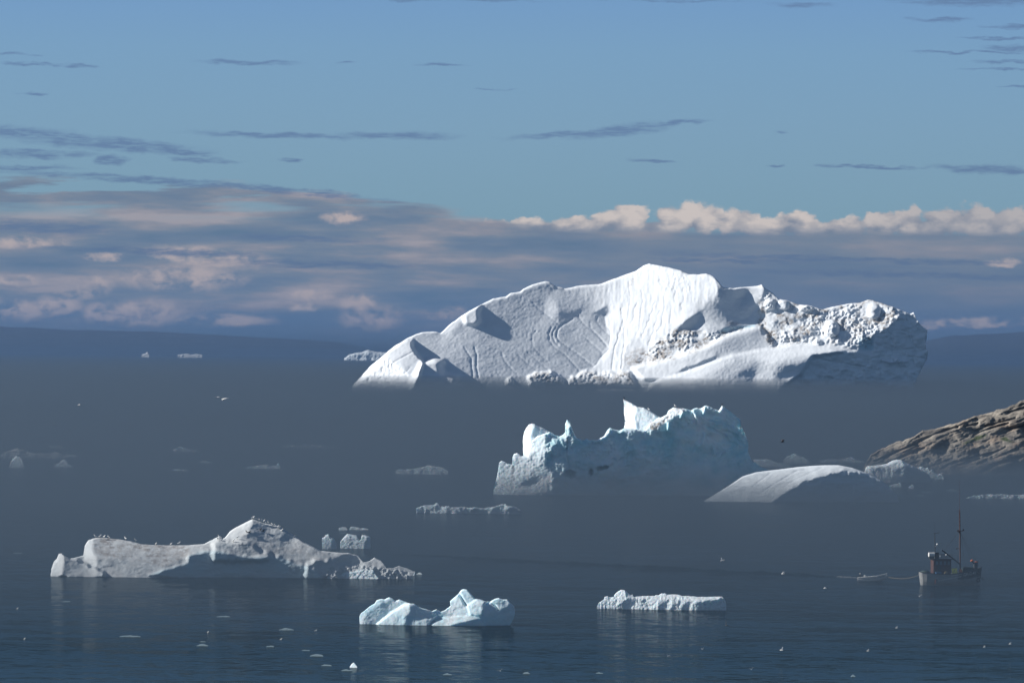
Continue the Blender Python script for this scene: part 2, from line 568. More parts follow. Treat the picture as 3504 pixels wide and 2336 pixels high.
    # thin dark streaks
    stk = [(980, 465, 370, 13, 0.015), (1330, 466, 240, 16, 0), (860, 462, 160, 11, 0.02), (1990, 455, 300, 12, -0.07), (2120, 448, 200, 22, -0.12),
           (2280, 425, 160, 10, -0.1), (840, 216, 210, 10, 0), (1190, 219, 50, 5, 0), (1495, 222, 100, 6, 0), (2225, 552, 80, 7, 0.02),
           (2840, 568, 70, 10, 0), (3000, 572, 200, 6, 0.02), (3380, 582, 240, 17, 0.03), (3520, 590, 200, 12, 0), (980, 545, 34, 10, 0),
           (150, 470, 330, 30, 0.10), (420, 500, 330, 26, 0.06), (620, 520, 140, 14, 0.1), (700, 550, 130, 11, 0.05), (380, 548, 60, 18, 0),
           (120, 530, 240, 18, 0), (80, 575, 190, 13, 0), (500, 618, 560, 16, 0.05), (950, 650, 420, 13, 0.09), (120, 222, 120, 7, 0), (270, 230, 60, 8, 0),
           (60, 190, 70, 6, 0), (120, 325, 60, 7, 0), (2740, 18, 120, 11, 0), (3200, 70, 120, 10, 0), (3330, 10, 330, 20, 0), (3470, 98, 130, 10, 0),
           (3440, 168, 130, 14, 0), (3300, 182, 220, 6, 0), (3420, 135, 160, 6, 0), (3460, 215, 140, 8, 0), (3400, 240, 150, 6, 0), (3480, 300, 70, 4, 0),
           (2660, 452, 28, 5, 0), (2655, 570, 30, 5, 0), (1690, 305, 80, 3, 0), (1500, 0, 360, 8, 0), (2260, 4, 260, 6, 0), (2900, 888, 800, 12, 0.02),
           (2500, 893, 330, 9, 0.01), (3100, 940, 700, 12, 0.02), (500, 860, 500, 14, 0.03), (1000, 815, 300, 16, 0.02), (1100, 905, 420, 16, 0.01), (140, 780, 300, 30, 0.02)]
    sm = SS(nt, blobs(stk, UVw), 1.15, 0.35)
    ns = noise(160, 26, 4.0, 0.6, 21.0).outputs[0]
    sm = M(nt, 'MULTIPLY', sm, SS(nt, ns, 0.26, 0.52, 0.35, 1.0))
    sm = M(nt, 'MULTIPLY', sm, SS(nt, noise(75, 9, 4.0, 0.65, 31.0).outputs[0], 0.30, 0.58, 0.45, 1.0))
    scol = MIX(nt, SS(nt, V, 200, 900), (0.108, 0.160, 0.255), (0.120, 0.200, 0.345))
    col = MIX(nt, M(nt, 'MULTIPLY', sm, 0.85), col, scol)
    em = N(nt, "ShaderNodeBackground", {0: col, 1: 0.83})
    # this band of sky is the one seen low over the northern horizon; above it the clear Nishita dome takes over
    fac = SS(nt, M(nt, 'ABSOLUTE', V), 1500, 4200)
    mx = N(nt, "ShaderNodeMixShader", {0: fac})
    nt.links.new(em.outputs[0], mx.inputs[1])
    nt.links.new(bg.outputs[0], mx.inputs[2])
    nt.links.new(mx.outputs[0], out.inputs[0])


SKY_STRENGTH = 0.045
build_world()

# ------------------------------------------------------------------ sea
def sea_mat(name, mirror):
    m, nt, b, out = new_mat(name)
    tc = N(nt, "ShaderNodeTexCoord").outputs["Object"]
    mp = N(nt, "ShaderNodeMapping", {0: tc, 2: (0, 0, 0.25), 3: (0.7, 1.3, 1.0)}).outputs[0]
    a = N(nt, "ShaderNodeTexNoise", {"Vector": mp, "Scale": 0.55, "Detail": 3.0, "Roughness": 0.6})
    c = N(nt, "ShaderNodeTexNoise", {"Vector": mp, "Scale": 0.07, "Detail": 2.0, "Roughness": 0.5})
    p = N(nt, "ShaderNodeTexNoise", {"Vector": N(nt, "ShaderNodeMapping", {0: tc, 3: (1.0, 0.35, 1.0)}).outputs[0], "Scale": 0.02, "Detail": 4.0, "Roughness": 0.6})
    amp = SS(nt, p.outputs[0], 0.3, 0.7, 0.13, 0.28)
    va = VM(nt, 'SUBTRACT', a.outputs[1], (0.5, 0.5, 0.5)).outputs[0]
    sc = N(nt, "ShaderNodeVectorMath", operation='SCALE')
    nt.links.new(va, sc.inputs[0])
    nt.links.new(amp, sc.inputs[3])
    vc = VM(nt, 'MULTIPLY', VM(nt, 'SUBTRACT', c.outputs[1], (0.5, 0.5, 0.5)).outputs[0], (0.06, 0.09, 0.0)).outputs[0]
    sl_ = VM(nt, 'MULTIPLY', VM(nt, 'ADD', sc.outputs[0], vc).outputs[0], (1.0, 1.0, 0.0)).outputs[0]
    nn = VM(nt, 'NORMALIZE', VM(nt, 'ADD', sl_, N(nt, "ShaderNodeNewGeometry").outputs["Normal"]).outputs[0]).outputs[0]
    nt.nodes.remove(b)
    # a ruffled sea mirrors only part of what a flat one would at this low angle
    fr = N(nt, "ShaderNodeFresnel", {"IOR": 1.33, "Normal": nn}).outputs[0]
    df = N(nt, "ShaderNodeBsdfDiffuse", {"Color": (0.007, 0.017, 0.026, 1)})
    gl = N(nt, "ShaderNodeBsdfGlossy", {"Color": (0.9, 0.97, 1.0, 1), "Roughness": 0.07, "Normal": nn})
    mx = N(nt, "ShaderNodeMixShader", {0: M(nt, 'MULTIPLY', fr, mirror)})
    nt.links.new(df.outputs[0], mx.inputs[1])
    nt.links.new(gl.outputs[0], mx.inputs[2])
    nt.links.new(mx.outputs[0], out.inputs[0])
    return m


def sea():
    m = sea_mat("sea_water", 0.27)
    me = bpy.data.meshes.new("sea")
    me.from_pydata([(-60000, -500, 0), (60000, -500, 0), (60000, 160000, 0), (-60000, 160000, 0)], [], [(0, 1, 2, 3)])
    me.materials.append(m)
    o = link("sea", me)
    tag(o, "dark blue calm sea with fine ripples", "sea", kind="structure")
    return m


WATER = sea()
WAKE_WATER = sea_mat("dimmed_wake_water", 0.08)  # copy of the sea with its reflection cut, so the wake looks dark


def box_me(name, x0, x1, y0, y1, z0, z1, mat):
    me = bpy.data.meshes.new(name)
    v = [(x, y, z) for z in (z0, z1) for y in (y0, y1) for x in (x0, x1)]
    me.from_pydata(v, [], [(0, 2, 3, 1), (4, 5, 7, 6), (0, 1, 5, 4), (2, 6, 7, 3), (0, 4, 6, 2), (1, 3, 7, 5)])
    me.materials.append(mat)
    return me


def vol_mat(name, col, dens, g):
    m = bpy.data.materials.new(name)
    m.use_nodes = True
    nt = m.node_tree
    nt.nodes.remove(nt.nodes["Principled BSDF"])
    v = N(nt, "ShaderNodeVolumePrincipled", {"Color": (*col, 1), "Density": dens, "Anisotropy": g})
    nt.links.new(v.outputs[0], nt.nodes["Material Output"].inputs["Volume"])
    return m


FOG_COL, FOG_G = (0.245, 0.328, 0.42), 0.60
for i, (top, dens, y0) in enumerate(((7, 0.0025, 980), (11, 0.0017, 1140), (15, 0.0010, 1400), (20, 0.0007, 2300), (26, 0.0008, 3000), (75, 0.00004, 9000), (120, 0.000020, 14000), (230, 0.000006, 22000))):
    o = link("sea_fog", box_me("sea_fog", -26000 - 10 * i, 26000 + 10 * i, y0, 62000 - 50 * i, -1.5 - 0.3 * i, top,
                               vol_mat("sea_fog_air", FOG_COL if top < 50 else (0.20, 0.305, 0.46), dens, FOG_G)))
    tag(o, "low bank of blue grey sea fog on the water, hiding the feet of the icebergs", "fog",
        "layers of the low sea fog", "stuff")
o = link("haze", box_me("haze", -30000, 30000, -600, 64000, -8, 420, vol_mat("haze_air", (0.15, 0.30, 0.58), 0.000016, 0.3)))
tag(o, "thin blue haze of the air over the sea", "haze", kind="stuff")


# ------------------------------------------------------------------ far hills
def hills():
    m, nt, b, out = new_mat("hill_rock")
    tc = N(nt, "ShaderNodeTexCoord").outputs["Object"]
    n = N(nt, "ShaderNodeTexNoise", {"Vector": tc, "Scale": 0.002, "Detail": 6.0})
    nt.links.new(MIX(nt, n.outputs[0], (0.012, 0.022, 0.036), (0.022, 0.034, 0.05)), b.inputs["Base Color"])
    b.inputs["Roughness"].default_value = 0.95
    D = 46000
    prof = [(-900, 1105), (-300, 1112), (0, 1116), (200, 1126), (372, 1131), (560, 1137), (744, 1143), (967, 1158), (1153, 1170),
            (1230, 1186), (1290, 1204), (1340, 1216), (1500, 1222), (1900, 1224), (2600, 1224), (2900, 1206), (3150, 1168), (3250, 1150), (3400, 1142),
            (3520, 1132), (3800, 1126), (4400, 1120)]
    xs = np.linspace(-900, 4400, 420)
    ys = np.interp(xs, [p[0] for p in prof], [p[1] for p in prof]) + 3.0 * fbm(xs / 120, xs * 0 + 0.5, 4, 3)
    top = pt(xs, ys, np.full(xs.shape, D))
    zt = np.maximum(top[:, 2], 4)
    rows = []
    for k in range(14):
        f = k / 13
        z = zt * (1 - (1 - f) ** 1.6) * (1 + 0.0 * f)
        yy = D - 5200 * (1 - f) + 300 * fbm(xs / 400 + k * 0.05, xs * 0 + k * 0.1, 3, 8) * (1 - f)
        if k == 0:
            z = z * 0 - 3
        rows.append(np.stack([top[:, 0] * yy / D, yy, z], -1))
    for k, (dy, f) in enumerate(((2500, 0.6), (6000, 0.0))):
        rows.append(np.stack([top[:, 0], top[:, 1] + dy, zt * f - (3 if f == 0 else 0)], -1))
    R = np.stack(rows)
    g = np.arange(R.shape[0] * R.shape[1]).reshape(R.shape[:2])
    Fq = np.stack([g[:-1, :-1], g[:-1, 1:], g[1:, 1:], g[1:, :-1]], -1).reshape(-1, 4)
    o = link("hills", mesh_np("hills", R.reshape(-1, 3), Fq, m))
    tag(o, "distant blue hills across the water under low cloud", "hills", kind="structure")


hills()


# ------------------------------------------------------------------ the great iceberg
def great_iceberg():
    A = lambda p: Z(1150, 850, 2.138, p)
    Bq = lambda p: Z(2150, 850, 2.138, p)
    C3 = lambda p: Z(1200, 1080, 4.704, p)
    C4 = lambda p: Z(1650, 930, 4.02, p)
    C5 = lambda p: Z(2100, 880, 3.564, p)
    C6 = lambda p: Z(2600, 980, 3.733, p)
    D = 6500.0
    r = Relief(1190, 885, 3190, 1385, 2.6, D / F, 0.28, 1.0)
    X, Y = r.X, r.Y
    # long left slope
    r.paint(C3([(30, 1110), (280, 850), (540, 650), (700, 760), (840, 830), (1000, 990), (950, 1400), (-100, 1400)]), -0.75, 0.75, 4, 4)
    r.paint(C3([(540, 650), (850, 400), (990, 420), (1010, 580), (700, 750)]), -0.16, 1.0, 4)
    r.paint(C3([(700, 750), (1000, 590), (1150, 740), (1000, 980), (840, 830)]), -0.07, 1.0, 3)
    r.paint(C3([(1000, 1000), (1160, 750), (1330, 700), (1520, 735), (1460, 800), (1480, 900), (1650, 960), (1720, 1100), (950, 1100)]), -0.10, 1.1, 4)
    r.paint(C3([(930, 340), (1130, 420), (1000, 410)]), 0.7, 0.6, 2)
    r.paint(C3([(1430, 275), (1600, 110), (1780, 0), (1820, 60), (1620, 250), (1560, 290)]), -0.5, 0.8, 4)
    # knob and its shade
    r.paint([(1560, 1095), (1600, 1066), (1636, 1040), (1640, 1075), (1634, 1105), (1600, 1115)], -0.28, 0.9, 7)
    r.paint([(1585, 1098), (1600, 1088), (1606, 1105), (1594, 1112)], 0.35, 0.8, 4)
    # standing steps that throw the long shadows across the slope
    r.bump([(1582, 1078), (1618, 1048), (1647, 1034), (1641, 1060), (1635, 1080), (1642, 1096), (1630, 1112), (1595, 1106)], 8, 5, 3)
    r.bump([(1200, 1335), (1318, 1213), (1384, 1160), (1412, 1166), (1414, 1188), (1428, 1210), (1450, 1236), (1440, 1290), (1411, 1345), (1200, 1400)], 21, 3.5, 3)
    r.bump([(1411, 1305), (1447, 1237), (1487, 1227), (1522, 1235), (1505, 1250), (1516, 1280), (1562, 1292), (1562, 1390), (1400, 1390)], 25, 7)
    r.paint([(1870, 960), (1905, 980), (1930, 990), (1890, 990)], 0.6, 0.6, 3)
    r.paint(C4([(830, 420), (1000, 400), (1050, 560), (950, 620), (860, 500)]), -0.28, 1.0, 7)
    r.paint(C4([(1060, 560), (1230, 560), (1330, 490), (1370, 580), (1250, 620), (1130, 620)]), 0.5, 0.6, 5)
    # bright middle face
    mid = [(1925, 982), (2060, 960), (2216, 885), (2330, 905), (2417, 925), (2452, 955), (2458, 1010), (2420, 1050), (2380, 1068),
           (2325, 1110), (2290, 1150), (2250, 1200), (2180, 1250), (2100, 1280), (1990, 1290), (2030, 1255), (2065, 1215), (2085, 1190), (2092, 1150), (2075, 1115), (2070, 1090), (2095, 1070), (2060, 1045)]
    mm = r.paint(mid, -0.55, 0.9, 3, 3)
    r.paint([(2095, 1070), (2140, 1090), (2130, 1180), (2110, 1290), (1990, 1290), (2065, 1215), (2092, 1150), (2072, 1095)], -0.33, 0.85, 5)
    r.paint(C5([(100, 1400), (110, 1200), (200, 1010), (260, 970), (430, 1080), (440, 1180), (250, 1330)]), -0.22, 0.9, 5)
    r.gx += mm * 0.09 * fbm(X / 15 + Y / 60, Y / 70, 4, 11)
    r.paint(C4([(1540, 560), (1700, 465), (1790, 570), (1650, 600)]), 0.9, 0.5, 3)
    # shoulder and hollow right of the summit
    r.paint([(2450, 1010), (2600, 1040), (2600, 1120), (2460, 1140), (2330, 1130), (2395, 1070)], -0.05, 0.9, 8)
    r.paint(C5([(1215, 235), (1340, 365), (1480, 385), (1590, 400), (1622, 450), (1590, 490), (1500, 500), (1560, 580), (1700, 620), (1712, 660), (1650, 740), (1550, 770), (1400, 690), (1350, 620), (1280, 560), (1330, 470), (1300, 400)]), 1.25, 0.5, 3)
    r.paint(C5([(1622, 400), (1800, 330), (1840, 380), (1800, 480), (1700, 610), (1560, 575), (1505, 505), (1600, 490)]), -0.65, 0.7, 3)
    r.paint(C5([(1815, 340), (1900, 400), (2010, 520), (1900, 470), (1840, 400)]), 0.9, 0.5, 3)
    r.paint(C5([(790, 850), (850, 800), (950, 720), (1060, 680), (1050, 770), (1000, 850), (930, 895), (850, 890)]), 1.25, 0.4, 3)
    r.paint(C5([(1060, 680), (1180, 560), (1300, 640), (1480, 780), (1300, 880), (1010, 890), (1050, 780)]), -0.2, 0.95, 6)
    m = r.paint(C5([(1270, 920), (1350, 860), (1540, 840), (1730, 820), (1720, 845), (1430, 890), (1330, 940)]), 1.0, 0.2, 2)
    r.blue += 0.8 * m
    # rubble bands
    rub1 = C5([(200, 1290), (300, 1240), (440, 1120), (560, 1000), (700, 880), (950, 905), (1270, 915), (1400, 890), (1700, 840), (1400, 940), (1100, 1095), (800, 1215), (400, 1305)])
    rub2 = [(2600, 1015), (2662, 1010), (2712, 1030), (2787, 1040), (2822, 1050), (2921, 1030), (2975, 1010), (3055, 1040), (3077, 1082),
            (3029, 1130), (2994, 1146), (2988, 1178), (2935, 1194), (2881, 1189), (2814, 1178), (2707, 1175), (2640, 1190), (2600, 1130), (2585, 1080)]
    m1 = r.paint(rub1, -0.30, 0.95, 4, 6)
    m2 = r.paint(rub2, -0.34, 0.85, 4, 6)
    mr = np.clip(m1 + m2, 0, 1)
    wx, wy = X + 5 * fbm(X / 11, Y / 11, 3, 41), Y + 5 * fbm(X / 11, Y / 11, 3, 42)
    lump = 1.1 * (0.6 - worley(wx / 17, wy / 13, 3)) + 0.6 * (0.6 - worley(wx / 8.5, wy / 7, 4)) + 0.5 * fbm(X / 6, Y / 6, 3, 5)
    r.add -= mr * 2.2 * lump * np.clip(0.75 + 0.9 * fbm(X / 48, Y / 36, 3, 51), 0.15, 1.6) + mr * 1.6 * fbm(X / 40, Y / 30, 3, 52)
    r.dirt += m1 * np.clip(0.45 + 0.9 * fbm(X / 26, Y / 18, 5, 6), 0, 0.95) + m2 * np.clip(0.34 + 0.9 * fbm(X / 30, Y / 20, 5, 7), 0, 0.9)
    r.dirt += 0.5 * r.mask(C5([(730, 880), (950, 890), (1100, 930), (900, 960)]), 5) + 0.6 * r.mask(C5([(1380, 790), (1540, 800), (1500, 850), (1380, 840)]), 4)
    r.dirt += 0.5 * r.mask(C5([(120, 1200), (350, 1090), (420, 1180), (240, 1330), (120, 1330)]), 8)
    r.dirt += 0.45 * r.mask(C5([(180, 300), (240, 220), (215, 420), (195, 480)]), 3)
    r.dirt += 0.35 * r.mask(C6([(0, 560), (200, 560), (320, 700), (150, 770)]), 6)
    # right-hand cliff in shade
    cliff = [(2994, 1141), (3029, 1130), (3080, 1082), (3055, 1052), (3125, 1064), (3185, 1110), (3195, 1202), (3150, 1288), (3140, 1385), (2640, 1385),
             (2700, 1310), (2747, 1275), (2782, 1218), (2841, 1213), (2895, 1205), (2948, 1213), (2988, 1221), (2988, 1178)]
    r.paint(cliff, 0.22, 0.02, 3, 3)
    r.paint([(2935, 1150), (2950, 1150), (2938, 1192), (2915, 1196)], -0.7, 0.4, 3)
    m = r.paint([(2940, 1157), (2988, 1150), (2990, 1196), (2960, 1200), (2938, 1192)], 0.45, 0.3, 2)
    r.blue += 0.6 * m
    # rounded domes in front
    d1 = C5([(220, 1350), (400, 1300), (800, 1205), (1100, 1092), (1400, 935), (1720, 840), (1800, 850), (1960, 1040), (1960, 1100), (1450, 1205), (1150, 1300), (850, 1420), (560, 1500), (380, 1500)])
    r.paint(d1, 0.20, 1.05, 4)
    r.paint(C5([(400, 1300), (800, 1205), (1100, 1092), (1400, 935), (1720, 840), (1760, 870), (1420, 980), (1120, 1120), (800, 1240), (420, 1340)]), -0.22, 1.8, 5)
    r.paint(C5([(750, 1420), (880, 1330), (980, 1320), (1100, 1260), (1240, 1205), (1255, 1240), (1100, 1300), (980, 1345), (900, 1375)]), 0.75, 0.3, 2)
    d2 = [(2230, 1312), (2257, 1301), (2339, 1278), (2423, 1245), (2507, 1217), (2650, 1189), (2707, 1177), (2787, 1181), (2841, 1189), (2895, 1203), (2841, 1213),
          (2782, 1218), (2747, 1275), (2690, 1320), (2640, 1385), (2200, 1385)]
    r.paint(d2, 0.22, 0.95, 4)
    r.paint([(2257, 1301), (2339, 1278), (2423, 1245), (2507, 1217), (2520, 1232), (2440, 1275), (2360, 1305), (2260, 1330)], -0.30, 1.1, 7)
    r.paint([(2507, 1215), (2650, 1189), (2707, 1177), (2787, 1181), (2880, 1200), (2700, 1225), (2560, 1232)], -0.02, 1.7, 7)
    r.paint([(2515, 1284), (2563, 1253), (2594, 1273), (2577, 1300)], 0.55, 0.5, 9)
    r.paint([(2640, 1240), (2694, 1248), (2760, 1245), (2742, 1275), (2675, 1290), (2660, 1310)], 0.8, 0.5, 7)
    r.paint([(2580, 1290), (2640, 1262), (2672, 1300), (2660, 1340), (2600, 1340)], -0.22, 0.7, 8)
    r.bump(d2, 9, 4)
    r.bump(d1, 6, 4)
    # boulders of ice in the rubble
    for (cx, cy, rx, ry, h) in ((2846, 1125, 27, 30, 9), (2990, 1066, 24, 27, 8), (2635, 1041, 20, 20, 6), (2680, 1044, 22, 18, 6), (2757, 1052, 28, 13, 5),
                                (2798, 1170, 15, 13, 5), (2905, 1060, 18, 10, 3), (3075, 1085, 12, 10, 4)):
        r.ball(cx, cy, rx, ry, h)
        q = np.clip(1 - ((X - cx) / rx) ** 2 - ((Y - cy) / ry) ** 2, 0, 1) > 0
        r.dirt[q] *= 0.1
    # debris along the foot
    for poly, h in ((C4([(620, 1470), (700, 1400), (950, 1360), (1050, 1420), (1120, 1490), (1000, 1560), (640, 1560)]), 6),
                    (C4([(1180, 1490), (1350, 1400), (1450, 1360), (1600, 1385), (1860, 1395), (2010, 1360), (2100, 1560), (1200, 1560)]), 6),
                    (C4([(330, 1500), (380, 1440), (420, 1480), (420, 1560), (330, 1560)]), 4)):
        mk = r.mask(poly, 3, 4)
        r.add -= mk * (h + 1.6 * lump)
        r.dirt += mk * np.clip(0.3 + 0.7 * fbm(X / 22, Y / 16, 3, 16), 0, 0.8)
    # flow lines on the snow
    for pl, dp, wd in ((C4([(1240, 650), (1100, 730), (1035, 800), (1020, 880), (1060, 950), (1300, 1120), (1530, 1300)]), 1.5, 3.6),
                       (C4([(1020, 760), (972, 830), (972, 900), (1010, 970), (1050, 1010)]), 1.2, 3.2), (C4([(950, 770), (915, 850), (930, 950), (980, 1020), (1150, 1150), (1330, 1350)]), 1.2, 3.2),
                       (C4([(700, 430), (780, 510), (900, 600), (1080, 740), (1400, 890), (1660, 1120)]), 1.0, 3.4), (C4([(1310, 600), (1400, 720), (1600, 880), (1720, 1030)]), 1.1, 3.2),
                       (C4([(1480, 700), (1500, 780), (1640, 930), (1740, 1040)]), 0.9, 3), (C4([(1580, 620), (1580, 690), (1650, 780), (1770, 890)]), 1.0, 3), (C4([(740, 810), (690, 880), (685, 960), (720, 1060), (900, 1230)]), 0.7, 3.2),
                       (C4([(270, 1120), (300, 1210), (400, 1330), (480, 1400)]), 1.0, 3.2), (C4([(500, 1150), (620, 1260), (800, 1380)]), 0.8, 3), (C4([(630, 1110), (900, 1340)]), 0.8, 3),
                       (C3([(1830, 510), (1940, 680), (1950, 820), (1970, 980)]), 1.2, 3), (C3([(1990, 510), (2030, 620), (2025, 820), (2060, 1000)]), 1.2, 3),
                       (C3([(700, 745), (1000, 580)]), 1.1, 2.8), (C3([(985, 990), (1160, 750)]), 1.6, 3.2), (C3([(905, 900), (960, 830)]), 1.0, 2.6)):
        r.groove(pl, dp * 0.6, wd)
    # cracks running down the bright face
    for pl in (C4([(1690, 600), (1690, 700), (1780, 850), (1750, 1050), (1640, 1180), (1530, 1300)]), C4([(1910, 500), (1945, 660), (1880, 850), (1830, 1040), (1810, 1200), (1795, 1330)]),
               C4([(2010, 960), (1960, 1000), (1925, 1150), (1915, 1330)]), C5([(100, 640), (130, 780), (60, 960), (20, 1100), (10, 1250)]), C5([(195, 300), (205, 450), (165, 760), (120, 930), (135, 1080), (95, 1350)]),
               C5([(340, 400), (360, 560), (320, 820), (290, 940)]), C5([(500, 560), (440, 750), (340, 980)]), C5([(560, 650), (470, 950), (420, 1070)]), C5([(570, 230), (575, 340)]), C5([(745, 360), (750, 540)]),
               C5([(850, 480), (850, 520)]), C5([(620, 480), (600, 800), (540, 900)]), C5([(700, 600), (680, 800)]), C5([(280, 560), (220, 800)]), C5([(820, 560), (840, 640)])):
        w = [(x + 3 * math.sin(y * 0.13 + x), y) for x, y in curve(pl, 14)]
        r.groove(w, 0.75, 2.2)
    r.dirt += mm * 0.25 * np.clip(fbm(X / 9, Y / 40, 4, 61) - 0.35, 0, 1)
    # fine surface grain, and rougher broken ice at the left foot and summit
    r.add += 0.17 * fbm(X / 7, Y / 7, 3, 21) * (1 - 0.5 * mm) + 0.45 * fbm(X / 90, Y / 60, 3, 22)
    rough = r.mask(C3([(30, 1110), (280, 850), (540, 650), (700, 760), (840, 830), (1000, 990), (950, 1300), (0, 1300)]), 5) + 0.7 * r.mask(C5([(450, 120), (900, 190), (1000, 420), (700, 430), (520, 300)]), 10)
    r.add += rough * 1.3 * np.abs(fbm(X / 12, Y / 16, 4, 23)) + mm * 0.28 * fbm(X / 9, Y / 30, 3, 24)
    cl = r.mask(cliff, 4)
    r.add += cl * 2.0 * fbm(X / 26, Y / 20, 4, 26)
    for pl in ([(3040, 1130), (3060, 1180), (3050, 1230)], [(3095, 1085), (3110, 1140), (3130, 1190), (3125, 1250)], [(3000, 1180), (3060, 1200), (3150, 1190)], [(2990, 1225), (3060, 1215), (3165, 1225)], [(2800, 1230), (2900, 1245), (3020, 1270)], [(3080, 1130), (3150, 1150)]):
        r.groove([(x + 4 * math.sin(y * 0.2 + x), y) for x, y in curve(pl, 12)], 1.5, 2.6)
    r.groove([(3052, 1240), (3064, 1238), (3072, 1228)], -3.5, 3.5)
    r.groove([(3074, 1240), (3080, 1236)], -3.5, 4)
    r.groove([(3092, 1238), (3102, 1237)], -2.5, 3.5)
    r.groove([(3018, 1232), (3045, 1240)], -2.5, 4)
    top = A([(120, 1000), (180, 940), (245, 865), (300, 820), (380, 750), (440, 705), (540, 645), (630, 612), (700, 606), (735, 608), (765, 618), (800, 585), (850, 540), (940, 475), (1060, 410),
             (1150, 365), (1245, 350), (1280, 325), (1345, 315), (1370, 295), (1440, 262), (1530, 240), (1560, 245), (1605, 275), (1670, 293), (1800, 268), (1945, 257), (2050, 215), (2200, 160)]) + \
        Bq([(110, 125), (155, 110), (195, 118), (300, 138), (380, 158), (440, 188), (510, 190), (570, 183), (620, 200), (660, 240), (690, 280), (760, 292), (850, 282), (940, 275), (975, 263), (1000, 285),
            (1060, 325), (1100, 370), (1160, 378), (1230, 405), (1310, 415), (1370, 430), (1420, 445), (1500, 425), (1600, 405), (1700, 395), (1755, 373), (1790, 380), (1850, 398), (1930, 425), (2010, 455), (2060, 480), (2085, 466)])
    right = [(3128, 1385)] + Bq([(2080, 1060), (2110, 950), (2150, 860), (2180, 790), (2195, 760), (2175, 720), (2170, 660), (2185, 620), (2190, 600), (2140, 560), (2110, 520), (2085, 466)])
    left = [(1208, 1372), (1206, 1340), (1206, 1318)]
    bot = [(1208, 1372), (1800, 1372), (2500, 1378), (3128, 1385)]
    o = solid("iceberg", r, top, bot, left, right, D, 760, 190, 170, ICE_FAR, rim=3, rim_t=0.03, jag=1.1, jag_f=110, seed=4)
    tag(o, "huge white iceberg with a peaked summit and dirty rubble shoulder, foot lost in fog", "iceberg")
    return r


R_GREAT = great_iceberg()


